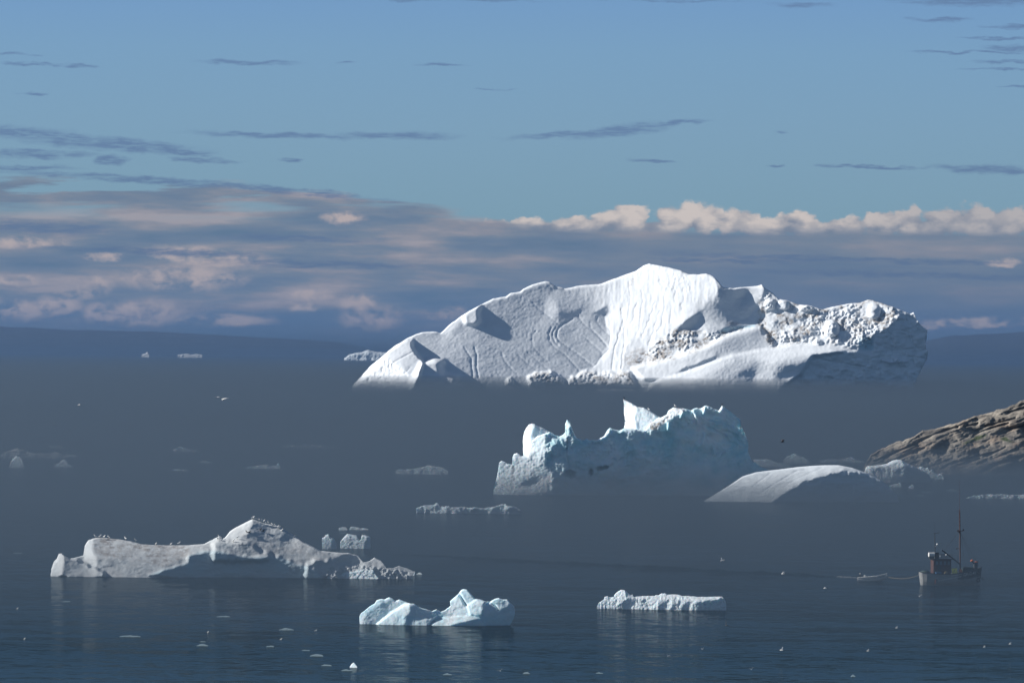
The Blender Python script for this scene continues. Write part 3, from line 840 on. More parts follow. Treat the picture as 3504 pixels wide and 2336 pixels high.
# ------------------------------------------------------------------ the castle-like iceberg
def castle():
    A = lambda p: Z(1680, 1330, 4.238, p)
    Bq = lambda p: Z(2080, 1330, 4.2, p)
    D = wdist(1740, 1690)
    root = bpy.data.objects.new("iceberg", None)
    root.location = pt(2060, 1690, D)
    root.location.z = 0
    COL.objects.link(root)
    tag(root, "castle shaped blue iceberg with a horn, towers and a smooth snowy dome on the right", "iceberg")
    mpp = D / F
    # main wall with the lit buttress at its left end
    r = Relief(1675, 1370, 2680, 1730, 2.4, mpp, 0.20, 0.02)
    X, Y = r.X, r.Y
    but = A([(0, 1600), (45, 1440), (100, 1200), (100, 1000), (300, 900), (560, 880), (600, 740), (680, 660), (800, 630), (792, 760), (790, 900), (800, 1100), (830, 1160), (860, 1120), (880, 1200), (890, 1600)])
    bm = r.paint(but, -0.22, 0.8, 2, 2)
    r.paint(A([(430, 970), (560, 985), (590, 1080), (560, 1110), (450, 1060)]), -0.3, 0.5, 3)
    r.paint(A([(450, 1330), (560, 1290), (650, 1300), (640, 1350), (480, 1400), (440, 1380)]), 0.3, 0.2, 3)
    r.paint(A([(150, 1450), (450, 1400), (850, 1420), (850, 1500), (100, 1500)]), -0.1, 1.2, 4)
    r.add += bm * (0.20 * (worley(X / 10, Y / 9, 8) - 0.4) + 0.12 * fbm(X / 12, Y / 10, 4, 3))
    r.paint(A([(800, 640), (850, 615), (920, 650), (1000, 690), (1060, 655), (1110, 600), (1080, 560), (1090, 440), (1130, 470), (1140, 560), (1130, 640), (1080, 720), (930, 745), (880, 680)]), -0.35, 0.9, 2, 1)
    r.paint(A([(1075, 520), (1100, 450), (1120, 470), (1135, 560), (1110, 600), (1085, 560)]), -0.9, 0.5, 1.5)
    for p in (A([(1640, 690), (1690, 590), (1730, 555), (1760, 590), (1700, 640), (1660, 720)]), A([(1370, 730), (1390, 715), (1420, 740), (1400, 755)]),
              Bq([(140, 610), (230, 565), (400, 570), (420, 610), (520, 595), (510, 660), (400, 620), (200, 625)])):
        r.paint(p, -0.6, 0.9, 2, 1)
    dirt = Bq([(590, 490), (700, 430), (850, 370), (870, 310), (950, 255), (1110, 280), (1080, 350), (1000, 380), (900, 430), (800, 510), (690, 590), (590, 580)])
    dm = r.paint(dirt, -0.35, 1.0, 2, 2)
    r.dirt += r.mask(Bq([(590, 490), (700, 430), (850, 380), (920, 390), (780, 510), (690, 590), (600, 580)]), 3) * np.clip(0.55 + fbm(X / 10, Y / 10, 3, 2), 0, 1)
    r.dirt += 0.6 * r.mask(Bq([(980, 300), (1220, 300), (1230, 330), (1100, 320)]), 2)
    for p in (Bq([(1060, 340), (1090, 330), (1070, 400), (1040, 420)]), Bq([(1220, 300), (1260, 280), (1270, 400), (1300, 510), (1270, 500), (1230, 380)]), Bq([(1330, 290), (1420, 240), (1460, 270), (1400, 290), (1390, 350), (1365, 330)]),
              Bq([(1590, 310), (1640, 230), (1660, 250), (1620, 320)]), Bq([(870, 500), (885, 500), (870, 580), (840, 590)]), Bq([(1345, 680), (1400, 650), (1390, 740), (1350, 790)]),
              Bq([(1510, 840), (1540, 880), (1530, 930), (1500, 890)]), Bq([(1640, 900), (1690, 890), (1640, 960), (1600, 980)]), Bq([(1560, 880), (1580, 860), (1575, 900)])):
        r.paint(p, -0.75, 0.6, 1.6, 1)
    # gentler right shoulder and the foot sloping down to the dome
    r.paint(Bq([(1430, 560), (1700, 420), (1900, 440), (2020, 700), (2000, 820), (1700, 850), (1560, 640)]), 0.8, 0.3, 5)
    r.paint(Bq([(1300, 1000), (2000, 860), (2100, 1050), (2352, 1150), (2500, 1250), (2400, 1700), (600, 1700), (900, 1250)]), 0.30, 0.75, 20)
    r.add += (1 - bm) * (0.9 * fbm(X / 40, Y / 34, 4, 13) + 0.3 * np.abs(fbm(X / 11, Y / 12, 3, 14)))
    for p in (Bq([(1420, 420), (1560, 470), (1680, 480), (1750, 530)]), Bq([(1440, 540), (1560, 600), (1680, 660), (1760, 760), (1850, 800)]), Bq([(1500, 500), (1650, 600), (1800, 640), (1950, 780)])):
        r.groove(p, 1.2, 3.5)
    for cx, cy, rx, ry in ((1950, 1622, 20, 15), (2022, 1615, 7, 13), (2052, 1602, 14, 7), (2072, 1598, 10, 6)):
        q = np.clip(1 - ((X - cx) / rx) ** 2 - ((Y - cy) / ry) ** 2, 0, 1)
        r.add += 4 * q ** 0.5
    for p, w_ in ((Bq([(1225, 300), (1265, 400), (1300, 510)]), 5), (Bq([(1375, 650), (1385, 720), (1365, 790)]), 6), (Bq([(1512, 850), (1530, 930)]), 4), (Bq([(1680, 890), (1640, 930), (1605, 980)]), 4), (Bq([(872, 500), (862, 590)]), 4), (Bq([(1075, 335), (1045, 415)]), 4), (Bq([(1395, 260), (1380, 350)]), 4)):
        r.groove(p, -1.3, w_)
    r.blue += 0.65 + 0.35 * fbm(X / 60, Y / 50, 3, 19)
    r.blue *= (1 - 0.55 * bm) * (1 - 0.9 * dm)
    top = A([(120, 1070), (155, 1038), (200, 1055), (240, 1088), (330, 1098), (312, 1000), (330, 950), (380, 925), (415, 955), (430, 972), (540, 978), (570, 900), (600, 750), (680, 680), (800, 640), (850, 618), (900, 648), (990, 688), (1050, 660),
             (1095, 610), (1100, 580), (1080, 560), (1076, 510), (1100, 452), (1145, 478), (1165, 540), (1200, 640), (1250, 710), (1340, 745), (1390, 720), (1430, 745), (1550, 735), (1640, 680), (1690, 590), (1730, 560), (1800, 592)]) + \
        Bq([(160, 598), (230, 568), (400, 572), (540, 592), (600, 500), (700, 430), (840, 375), (870, 310), (950, 262), (1100, 288), (1190, 308), (1260, 275), (1330, 285), (1380, 250), (1420, 243), (1470, 262), (1590, 312), (1640, 238), (1700, 280), (1800, 350), (1900, 440)])
    right = [(2680, 1700)] + Bq([(2352, 1172), (2200, 1120), (2060, 1020), (2015, 900), (2022, 780), (1980, 660), (1912, 520), (1900, 440)])
    left = A([(30, 1540), (45, 1440), (75, 1320), (100, 1200), (120, 1070)])
    bot = [A([(30, 1540)])[0], (1900, 1694), (2300, 1700), (2680, 1700)]
    solid("ice_wall", r, top, bot, left, right, D, 520, 150, 22, ICE_MID, rim=1.6, rim_t=0.03, jag=1.3, jag_f=90, seed=3, parent=root)
    # round lit tower behind the buttress
    t = Relief(1770, 1430, 1900, 1720, 2.2, mpp, -0.1, 0.25)
    t.paint(A([(440, 1200), (440, 500), (600, 490), (640, 560), (560, 700), (590, 800), (560, 1200)]), -0.9, 0.35, 3)
    t.paint(A([(600, 490), (900, 600), (900, 900), (590, 800), (560, 700), (640, 560)]), 0.18, 0.75, 4)
    t.add += 0.2 * fbm(t.X / 14, t.Y / 14, 4, 31)
    t.blue += 0.3
    solid("ice_tower", t, A([(462, 760), (468, 690), (485, 620), (515, 560), (550, 520), (600, 500), (640, 515), (700, 545), (760, 570), (830, 610), (900, 660)]),
          [(1793, 1700), (1893, 1700)], A([(480, 1560), (480, 980), (468, 860), (462, 760)]), None, D + 14, 60, 70, 16, ICE_MID, rim=2.5, rim_t=0.06, jag=0.8, jag_f=14, seed=5, parent=root)
    # the horn
    h = Relief(2120, 1350, 2290, 1720, 2.2, mpp, -0.35, 0.5)
    h.paint(Bq([(360, 380), (400, 350), (420, 470), (540, 590), (410, 590)]), 0.12, 0.8, 2)
    h.paint(Bq([(200, 600), (240, 400), (280, 340), (390, 350), (410, 600)]), -0.75, 0.4, 2)
    h.paint(Bq([(200, 140), (330, 190), (440, 270), (400, 340), (260, 370)]), -0.5, 0.4, 2)
    h.paint(Bq([(430, 245), (530, 255), (600, 305), (760, 400), (700, 440), (600, 400), (480, 300), (450, 330)]), 0.8, 0.5, 2)
    h.add += 0.12 * fbm(h.X / 9, h.Y / 9, 4, 33) 
    h.blue += 0.18
    solid("ice_horn", h, Bq([(220, 148), (260, 165), (330, 195), (430, 258), (520, 268), (600, 310), (670, 355), (750, 405), (800, 440)]),
          [(2134, 1700), (2270, 1700)], Bq([(227, 1560), (230, 560), (255, 460), (237, 420), (270, 372), (245, 290), (220, 148)]), None, D + 9, 70, 90, 10, ICE_MID, rim=0.8, rim_t=0.04, jag=0.6, jag_f=18, seed=6, parent=root)
    # snow dome
    Dm = wdist(2700, 1716)
    Cq = lambda p: Z(2400, 1300, 2.13, p)
    d = Relief(2395, 1560, 3100, 1740, 2.4, Dm / F, 0.0, 1.6)
    X, Y = d.X, d.Y
    face = Cq([(500, 900), (560, 855), (600, 830), (640, 800), (700, 775), (760, 740), (800, 735), (830, 710), (870, 700), (930, 682), (990, 672), (1050, 664), (1130, 660), (1230, 690), (1400, 780), (1480, 860), (1480, 940), (500, 940)])
    d.paint(face, 0.85, 0.22, 1.6, 5)
    d.paint(Cq([(735, 745), (780, 735), (815, 760), (838, 815), (800, 780), (770, 755)]), -0.5, 0.9, 1.5)
    d.paint(Cq([(80, 840), (300, 690), (600, 690), (400, 800), (300, 880)]), -0.14, 1.5, 10)
    fm = d.mask(face, 2)
    d.add += 0.25 * fbm(X / 60, Y / 18, 3, 17) + fm * 0.16 * fbm(X / 9, Y / 30, 3, 18) + 0.03 * fbm(X / 8, Y / 8, 3, 20)
    for pl in (Cq([(700, 660), (560, 740), (420, 830)]), Cq([(880, 640), (760, 690), (620, 760)]), Cq([(500, 680), (380, 770)])):
        d.groove(pl, 0.18, 3)
    d.blue += 0.12
    dome = solid("snow_dome", d, Cq([(20, 882), (85, 840), (200, 768), (300, 700), (400, 668), (500, 655), (600, 643), (700, 630), (800, 621), (900, 615), (1000, 616), (1100, 635), (1200, 670), (1300, 720), (1380, 780), (1435, 850)]),
                 [(2406, 1717), (2560, 1718), (2700, 1722), (3078, 1722)], [(2406, 1717), (2409, 1714)], [(3078, 1722), (3076, 1702)], Dm, 260, 70, 30, ICE_FAR, rim=1.0, rim_t=0.08, jag=0.4, jag_f=20, parent=root)
    return r, t, h, d


R_WALL, R_TOWER, R_HORN, R_DOME = castle()


# ------------------------------------------------------------------ grey-topped low iceberg, near left
def low_berg():
    A = lambda p: Z(100, 1700, 2.94, p)
    Bq = lambda p: Z(700, 1700, 2.94, p)
    C8 = lambda p: Z(150, 1800, 4.704, p)
    C7 = lambda p: Z(740, 1740, 5.6, p)
    D = wdist(500, 1972)
    r = Relief(160, 1755, 1400, 1995, 2.2, D / F, 0.05, 1.0)
    X, Y = r.X, r.Y
    r.paint(C8([(640, 300), (900, 150), (2352, 280), (2352, 500), (1900, 660), (1200, 520), (870, 520), (770, 400)]), 0.0, 1.9, 4, 3)
    top = r.mask(C8([(760, 210), (900, 160), (2352, 280), (2352, 480), (1900, 640), (1200, 520), (870, 500), (790, 380)]), 5, 4)
    r.paint(C8([(640, 600), (640, 250), (720, 200), (810, 180), (770, 420), (870, 520), (850, 640)]), -0.75, 0.55, 3)
    r.paint(C8([(850, 650), (870, 520), (1200, 520), (1800, 640), (1650, 820), (900, 760)]), -0.06, 0.75, 4, 3)
    r.paint(C8([(90, 760), (190, 520), (230, 420), (320, 430), (330, 560), (290, 800), (90, 800)]), -0.8, 0.55, 2)
    r.paint(C8([(320, 430), (420, 500), (520, 530), (700, 620), (980, 750), (700, 800), (290, 800), (330, 560)]), 0.2, 0.9, 3, 2)
    r.paint(C8([(510, 535), (600, 555), (720, 620), (900, 710), (960, 760), (700, 700)]), 0.8, 0.4, 2)
    r.paint(C8([(2352, 410), (2260, 480), (2190, 600), (2120, 665), (2310, 610), (2320, 500)]), -0.7, 0.5, 1.6)
    dark = A([(1180, 790), (1390, 720), (1600, 660), (1600, 590), (1750, 540), (1900, 540), (2100, 590), (2352, 600)]) + Bq([(680, 590), (800, 620), (920, 680), (1040, 695), (1120, 740), (1180, 790), (1200, 860), (0, 860)])
    r.paint(dark, 0.14, 0.0, 2.2, 3)
    r.paint(C8([(1650, 800), (1800, 700), (1870, 690), (1850, 760), (1700, 800)]), -0.3, 0.8, 2)
    r.paint(C7([(150, 570), (240, 430), (390, 330), (690, 180), (730, 260), (650, 380), (600, 480), (400, 570)]), -0.7, 0.7, 2.5)
    r.paint(C7([(720, 220), (1000, 330), (1250, 430), (1310, 540), (1000, 580), (720, 500), (650, 400)]), 0.0, 1.1, 4)
    r.paint(C7([(760, 200), (900, 250), (1200, 310), (1520, 500), (1700, 640), (1500, 580), (1310, 560), (1270, 430), (1150, 360), (950, 330)]), 0.9, 0.4, 2)
    r.paint(C7([(585, 470), (700, 505), (900, 600), (800, 610), (600, 540)]), 0.7, 0.5, 2.5)
    r.paint(C7([(110, 590), (400, 600), (620, 650), (800, 750), (1060, 880), (900, 910), (500, 880), (150, 660)]), 0.8, 0.6, 3)
    r.paint(C7([(900, 720), (1250, 600), (1600, 590), (1820, 760), (1790, 830), (1700, 1060), (1300, 930)]), 0.02, 1.05, 4)
    r.paint(C7([(1820, 720), (1950, 760), (2060, 860), (1850, 850)]), 0.4, 0.9, 4)
    r.paint(C7([(1740, 1060), (1850, 985), (2150, 975), (2300, 1060), (2352, 1100), (2200, 1220), (1900, 1150)]), 0.85, 0.3, 2)
    r.paint(Bq([(1330, 590), (1450, 560), (1530, 590), (1600, 660), (1450, 680), (1350, 640)]), 0.7, 0.4, 2, 2)
    r.paint(Bq([(1530, 585), (1570, 600), (1610, 660), (1570, 655)]), -0.6, 0.6, 1.2)
    r.paint(Bq([(1660, 640), (1710, 600), (1790, 650), (1850, 730), (1750, 725), (1690, 690)]), -0.25, 0.75, 1.6)
    r.paint(Bq([(1620, 690), (1700, 700), (1850, 740), (2000, 770), (1900, 800), (1650, 760)]), 0.7, 0.3, 2)
    r.bump(C8([(90, 830), (110, 690), (200, 515), (235, 425), (320, 425), (420, 505), (530, 537), (720, 620), (980, 760), (960, 830)]), 2.2, 3, 4)
    r.bump(dark, 0.9, 4, 4)
    r.bump(C7([(1720, 1085), (1760, 1040), (1850, 985), (2000, 968), (2150, 975), (2300, 1060), (2352, 1110), (2352, 1350), (1700, 1350)]), 1.2, 4, 5)
    r.bump(C7([(-60, 640), (60, 545), (110, 582), (400, 602), (620, 650), (800, 750), (1060, 885), (900, 1010), (-60, 1010)]), 1.4, 5, 6)
    lump = 1.0 * (0.5 - worley(X / 11, Y / 9, 23)) + 0.6 * fbm(X / 8, Y / 8, 3, 24)
    rub = r.mask(Bq([(1300, 700), (1600, 690), (2220, 770), (2220, 840), (1150, 840), (1180, 760)]), 5)
    r.add -= 0.5 * rub * lump
    r.add += 0.10 * fbm(X / 34, Y / 18, 4, 27) + 0.02 * fbm(X / 6, Y / 6, 3, 28)
    r.dirt += 0.95 * top * np.clip(0.6 + 0.7 * fbm(X / 40, Y / 9, 4, 29), 0, 1)
    r.dirt += 0.45 * r.mask(C7([(300, 640), (900, 700), (1700, 600), (2000, 800), (2352, 850), (2352, 1000), (1500, 1000), (900, 900)]), 12) * np.clip(0.5 + 0.8 * fbm(X / 30, Y / 8, 4, 30), 0, 1)
    r.blue += 0.35 * r.mask(dark, 3) + 0.2
    tl = C8([(118, 690), (160, 570), (205, 520), (240, 440), (290, 432), (350, 480), (420, 512), (480, 510), (560, 490), (636, 470), (645, 400), (660, 310), (715, 225), (800, 195), (870, 180), (1000, 190), (1200, 210), (1400, 240), (1600, 290), (1800, 300), (2100, 305), (2330, 300)]) + \
        A([(1760, 470), (1850, 425), (1910, 388), (1940, 408)]) + C7([(100, 590), (165, 553), (260, 430), (400, 340), (560, 260), (690, 198), (760, 220), (900, 270), (1080, 310), (1200, 330), (1300, 400), (1500, 510), (1700, 640), (1900, 750), (2010, 805), (2200, 825)]) + \
        Bq([(1300, 552), (1450, 562), (1550, 590), (1600, 652), (1655, 645), (1710, 605), (1780, 640), (1830, 710), (1900, 712), (1960, 692), (2060, 720), (2110, 750)])
    bot = [A([(215, 780)])[0], A([(330, 796)])[0], A([(1000, 808)])[0], A([(1600, 822)])[0], Bq([(1000, 836)])[0], Bq([(1750, 826)])[0], Bq([(2090, 790)])[0]]
    left = A([(215, 780), (222, 740)]) + C8([(118, 690)])
    o = solid("iceberg", r, tl, bot, left, None, D, 560, 110, 14, ICE_DIRTY, rim=1.2, rim_t=0.05, jag=0.9, jag_f=70, seed=8)
    tag(o, "long low grey-topped iceberg with gulls along its back, near the left edge", "iceberg")
    return r


R_LOW = low_berg()


def front_berg():
    A = lambda p: Z(1200, 1990, 3.92, p)
    D = wdist(1450, 2138)
    r = Relief(1215, 2000, 1775, 2160, 2.0, D / F, 0.0, 0.5)
    X, Y = r.X, r.Y
    r.paint(A([(80, 480), (130, 400), (250, 310), (350, 220), (520, 190), (600, 240), (730, 300), (560, 410), (360, 560), (80, 600)]), 0.06, 0.55, 4)
    r.paint(A([(80, 480), (130, 420), (250, 320), (340, 230), (430, 215), (400, 300), (300, 350), (180, 450), (170, 600), (80, 600)]), -0.35, 0.7, 7)
    r.paint(A([(560, 230), (620, 250), (740, 310), (600, 370), (560, 300)]), 0.6, 0.4, 5)
    r.paint(A([(350, 560), (560, 400), (720, 305), (795, 280), (785, 420), (800, 600), (340, 600)]), -0.38, 0.6, 2)
    r.paint(A([(795, 280), (870, 300), (1050, 380), (1150, 455), (900, 490), (840, 430), (790, 430)]), 0.75, 0.4, 2)
    r.paint(A([(720, 470), (790, 440), (800, 570), (740, 570)]), 0.3, 0.4, 3)
    r.paint(A([(800, 420), (840, 430), (900, 490), (1120, 470), (1010, 600), (800, 600)]), -0.08, 0.55, 3)
    r.paint(A([(1310, 255), (1450, 140), (1555, 310), (1440, 390), (1310, 340)]), -0.42, 0.4, 2)
    r.paint(A([(1460, 140), (1500, 80), (1570, 90), (1600, 220), (1550, 300)]), -0.2, 0.5, 2)
    r.paint(A([(1570, 110), (1660, 200), (1560, 290), (1560, 200)]), -0.35, 0.35, 2)
    r.paint(A([(1560, 310), (1690, 225), (1810, 255), (1760, 450), (1600, 440)]), -0.2, 0.5, 3)
    r.paint(A([(1240, 390), (1560, 330), (1600, 440), (1720, 480), (1400, 460)]), -0.25, 0.7, 4, 2)
    r.paint(A([(1000, 600), (1200, 480), (1600, 448), (1740, 490), (1500, 535), (1250, 600)]), -0.02, 1.8, 2)
    r.paint(A([(1220, 610), (1500, 535), (1740, 490), (1820, 620)]), 0.4, 0.1, 2)
    r.paint(A([(1740, 370), (1850, 345), (1990, 385), (2150, 260), (2260, 330), (2240, 430), (2150, 620), (1800, 620), (1730, 490)]), 0.75, 0.25, 4)
    r.paint(A([(1870, 260), (1990, 195), (2120, 220), (2110, 330), (1980, 380), (1930, 300)]), -0.08, 0.6, 3)
    r.bump(A([(330, 620), (360, 555), (560, 400), (720, 305), (800, 280), (860, 300), (1050, 380), (1150, 455), (1010, 620)]), 1.3, 2)
    r.bump(A([(990, 620), (1200, 482), (1600, 450), (1740, 492), (1840, 620)]), 0.8, 2)
    r.bump(A([(1560, 315), (1690, 228), (1810, 258), (1770, 450), (1600, 445)]), 0.5, 2)
    r.groove(A([(1455, 150), (1500, 230), (1550, 310)]), 0.9, 3.2)
    r.groove(A([(1810, 300), (1870, 265)]), 0.9, 3)
    r.groove(A([(1880, 265), (1940, 310), (1975, 380)]), 0.7, 2.6)
    r.add += 0.10 * fbm(X / 38, Y / 28, 3, 35) + 0.04 * np.abs(fbm(X / 11, Y / 11, 3, 36)) + 0.02 * fbm(X / 5, Y / 5, 3, 37)
    r.blue += 0.5 + 0.3 * fbm(X / 50, Y / 40, 3, 38)
    r.dirt += 0.35 * r.mask(A([(1000, 600), (1200, 480), (1600, 448), (1740, 490), (1500, 535), (1250, 600)]), 4)
    tl = A([(117, 465), (135, 425), (250, 330), (320, 290), (350, 242), (420, 228), (445, 230), (520, 205), (560, 220), (595, 252), (650, 232), (720, 258), (800, 285), (850, 290), (900, 330), (1050, 375), (1090, 390), (1150, 365), (1210, 400), (1270, 370), (1325, 330), (1345, 305),
            (1332, 255), (1400, 195), (1450, 155), (1480, 108), (1520, 95), (1560, 100), (1640, 190), (1660, 215), (1740, 235), (1810, 260), (1870, 265), (1930, 225), (1990, 210), (2040, 235), (2100, 230), (2130, 270), (2195, 330)])
    right = A([(2130, 595), (2190, 480), (2205, 400), (2195, 330)])
    o = solid("iceberg", r, tl, A([(122, 575), (800, 585), (1010, 598), (1800, 605), (2130, 595)]), A([(122, 575), (117, 465)]), right, D, 300, 90, 9, ICE_BLUE, rim=0.7, rim_t=0.06, jag=0.9, jag_f=40, seed=9)
    tag(o, "small pale blue iceberg of broken lobes with a cracked tower in the middle foreground", "iceberg")


front_berg()


def front_floe():
    A = lambda p: Z(2020, 1990, 4.704, p)
    D = wdist(2250, 2085)
    r = Relief(2030, 2005, 2500, 2105, 1.6, D / F, -0.18, 0.6)
    X, Y = r.X, r.Y
    r.paint(A([(650, 200), (2200, 200), (2130, 270), (1900, 290), (1700, 310), (1300, 280), (900, 270), (650, 260)]), -0.02, 1.9, 2, 3)
    r.paint(A([(370, 245), (500, 110), (560, 120), (600, 170), (540, 240), (420, 260)]), -0.35, 0.7, 2)
    r.paint(A([(560, 140), (660, 200), (690, 240), (560, 250)]), 0.35, 0.6, 2)
    for p in (A([(450, 370), (600, 270), (720, 260), (730, 400), (640, 420), (480, 430)]), A([(1090, 350), (1180, 330), (1240, 430), (1090, 445)]), A([(880, 280), (910, 290), (905, 370), (860, 340)]),
              A([(1400, 330), (1440, 320), (1430, 400), (1410, 440)]), A([(1450, 420), (1520, 350), (1570, 360), (1590, 450), (1450, 460)]), A([(1690, 330), (1900, 290), (2060, 282), (2140, 255), (2230, 330), (2210, 480), (1720, 480)]),
              A([(230, 300), (260, 290), (250, 380), (225, 370)]), A([(340, 330), (380, 320), (360, 400)]), A([(1330, 350), (1370, 340), (1370, 430), (1300, 440)])):
        r.paint(p, 0.85, 0.15, 1.5, 2)
    for p in (A([(640, 400), (670, 350), (720, 380), (700, 410)]), A([(920, 340), (1060, 300), (1085, 430), (920, 420)]), A([(1240, 300), (1330, 300), (1290, 420), (1260, 430)]), A([(1560, 350), (1640, 380), (1660, 460), (1590, 450)])):
        r.paint(p, -0.5, 0.6, 1.5, 2)
    r.add += 0.16 * np.abs(fbm(X / 12, Y / 14, 4, 45)) + 0.05 * fbm(X / 5, Y / 5, 3, 46)
    r.blue += 0.1
    r.dirt += 0.3 * r.mask(A([(700, 220), (2100, 230), (1900, 290), (900, 280)]), 3) * np.clip(fbm(X / 12, Y / 5, 3, 47) + 0.4, 0, 1)
    tl = A([(112, 378), (140, 330), (220, 280), (230, 240), (280, 230), (310, 245), (375, 245), (390, 200), (450, 150), (500, 122), (550, 130), (600, 170), (655, 212), (675, 195), (700, 240), (800, 230), (840, 222), (930, 222), (1040, 225), (1055, 208), (1100, 212), (1150, 185), (1200, 180),
            (1240, 200), (1310, 198), (1370, 200), (1430, 205), (1480, 225), (1600, 225), (1700, 236), (1800, 240), (2000, 236), (2120, 235)])
    right = A([(2185, 455), (2190, 380), (2175, 300), (2120, 235)])
    o = solid("iceberg", r, tl, A([(110, 390), (300, 406), (480, 424), (1060, 440), (1650, 466), (2185, 455)]), None, right, D, 300, 60, 9, ICE_BLUE, rim=0.8, rim_t=0.08, jag=0.7, jag_f=60, seed=10)
    tag(o, "flat white block of ice with scalloped sides and one rounded knob, in the foreground", "iceberg")


front_floe()


# ------------------------------------------------------------------ rocky shore on the right
def shore():
    A = lambda p: Z(2900, 1340, 3.894, p)
    m, nt, b, out = new_mat("shore_rock")
    tc = N(nt, "ShaderNodeTexCoord").outputs["Object"]
    mp = N(nt, "ShaderNodeMapping", {0: tc, 2: (0, 0.38, 0), 3: (0.35, 0.6, 1.6)}).outputs[0]
    n1 = N(nt, "ShaderNodeTexNoise", {"Vector": mp, "Scale": 0.32, "Detail": 7.0, "Roughness": 0.65})
    n2 = N(nt, "ShaderNodeTexNoise", {"Vector": tc, "Scale": 0.09, "Detail": 4.0})
    n3 = N(nt, "ShaderNodeTexNoise", {"Vector": mp, "Scale": 1.1, "Detail": 5.0, "Roughness": 0.7})
    c = MIX(nt, SS(nt, n1.outputs[0], 0.38, 0.62), (0.115, 0.105, 0.093), (0.29, 0.258, 0.212))
    c = MIX(nt, SS(nt, n2.outputs[0], 0.5, 0.7, 0, 0.5), c, (0.36, 0.25, 0.17))
    c = MIX(nt, SS(nt, n3.outputs[0], 0.60, 0.72, 0, 0.75), c, (0.045, 0.042, 0.04))
    ad = N(nt, "ShaderNodeAttribute", attribute_name="dirt").outputs["Fac"]
    ab = N(nt, "ShaderNodeAttribute", attribute_name="blue").outputs["Fac"]
    c = MIX(nt, M(nt, 'MULTIPLY', ad, 1.0, clamp=True), c, (0.025, 0.024, 0.022))  # near-black shade of the overhangs mixed into the rock colour
    c = MIX(nt, M(nt, 'MULTIPLY', ab, SS(nt, n1.outputs[0], 0.3, 0.5), clamp=True), c, (0.055, 0.075, 0.018))
    nt.links.new(c, b.inputs["Base Color"])
    b.inputs["Roughness"].default_value = 0.85
    bp = N(nt, "ShaderNodeBump", {"Height": n1.outputs[0], "Strength": 0.5, "Distance": 0.5})
    nt.links.new(bp.outputs[0], b.inputs["Normal"])
    D = wdist(3300, 1624)
    r = Relief(2950, 1300, 3960, 1650, 2.6, D / F, -0.06, 1.25)
    X, Y = r.X, r.Y
    # beds dip gently to the left
    a, q = X + 0.0 * Y, Y + 0.36 * X
    st = fbm(a / 90 + 0.3 * fbm(X / 60, Y / 60, 2, 70), q / 15, 4, 71)
    r.add += 0.55 * np.abs(st) + 0.2 * fbm(a / 34, q / 9, 4, 72) + 2.0 * fbm(X / 80, Y / 60, 3, 73) + 0.2 * fbm(X / 7, Y / 7, 3, 74)
    r.add += 0.5 * worley(a / 50, q / 20, 75) + 0.15 * worley(a / 17, q / 8, 76)
    for k in range(34):
        rk = random.Random(900 + k)
        x0, y0 = rk.uniform(2960, 3560), rk.uniform(1380, 1620)
        L = rk.uniform(40, 160)
        pl = [(x0 + L * t, y0 - 0.36 * L * t + 4 * math.sin(3 * t + k)) for t in (0, 0.25, 0.5, 0.75, 1)]
        r.groove(pl, rk.uniform(0.8, 2.2), rk.uniform(2.2, 4))
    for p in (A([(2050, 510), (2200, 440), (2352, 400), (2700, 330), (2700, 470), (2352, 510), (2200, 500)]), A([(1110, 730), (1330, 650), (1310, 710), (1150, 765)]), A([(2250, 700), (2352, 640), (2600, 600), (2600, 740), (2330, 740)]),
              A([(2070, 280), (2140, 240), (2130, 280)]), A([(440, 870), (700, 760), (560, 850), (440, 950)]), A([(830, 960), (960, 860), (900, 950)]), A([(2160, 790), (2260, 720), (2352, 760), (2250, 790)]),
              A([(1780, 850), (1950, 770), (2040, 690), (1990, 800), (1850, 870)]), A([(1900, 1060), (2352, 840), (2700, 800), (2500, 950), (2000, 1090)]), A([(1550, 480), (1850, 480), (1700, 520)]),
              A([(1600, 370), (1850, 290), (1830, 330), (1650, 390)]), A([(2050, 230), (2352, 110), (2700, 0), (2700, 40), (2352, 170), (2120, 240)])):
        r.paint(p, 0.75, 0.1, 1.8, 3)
        r.dirt += 0.55 * r.mask(p, 2, 3)  # shade under ledges and in clefts, darkened into the colour as well
    for p in (A([(1640, 640), (1720, 590), (1850, 565), (1800, 610), (1660, 670), (1480, 710)]), A([(2010, 620), (2100, 600), (2180, 660), (2230, 690), (2130, 660)])):
        r.blue += 1.2 * r.mask(p, 2, 2)
    tl = A([(255, 935), (320, 830), (450, 760), (600, 690), (740, 645), (880, 600), (1000, 510), (1080, 505), (1200, 480), (1350, 440), (1500, 400), (1600, 365), (1700, 320), (1850, 290), (1950, 255), (2050, 230), (2200, 180), (2352, 110), (2700, -20), (3200, -160), (4000, -250)])
    bot = [A([(240, 1050)])[0], (3200, 1622), (3927, 1640)]
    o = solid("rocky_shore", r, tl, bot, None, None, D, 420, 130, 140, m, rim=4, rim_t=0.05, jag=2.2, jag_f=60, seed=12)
    tag(o, "brown bare rock headland sloping into the sea", "rock", kind="structure")


shore()


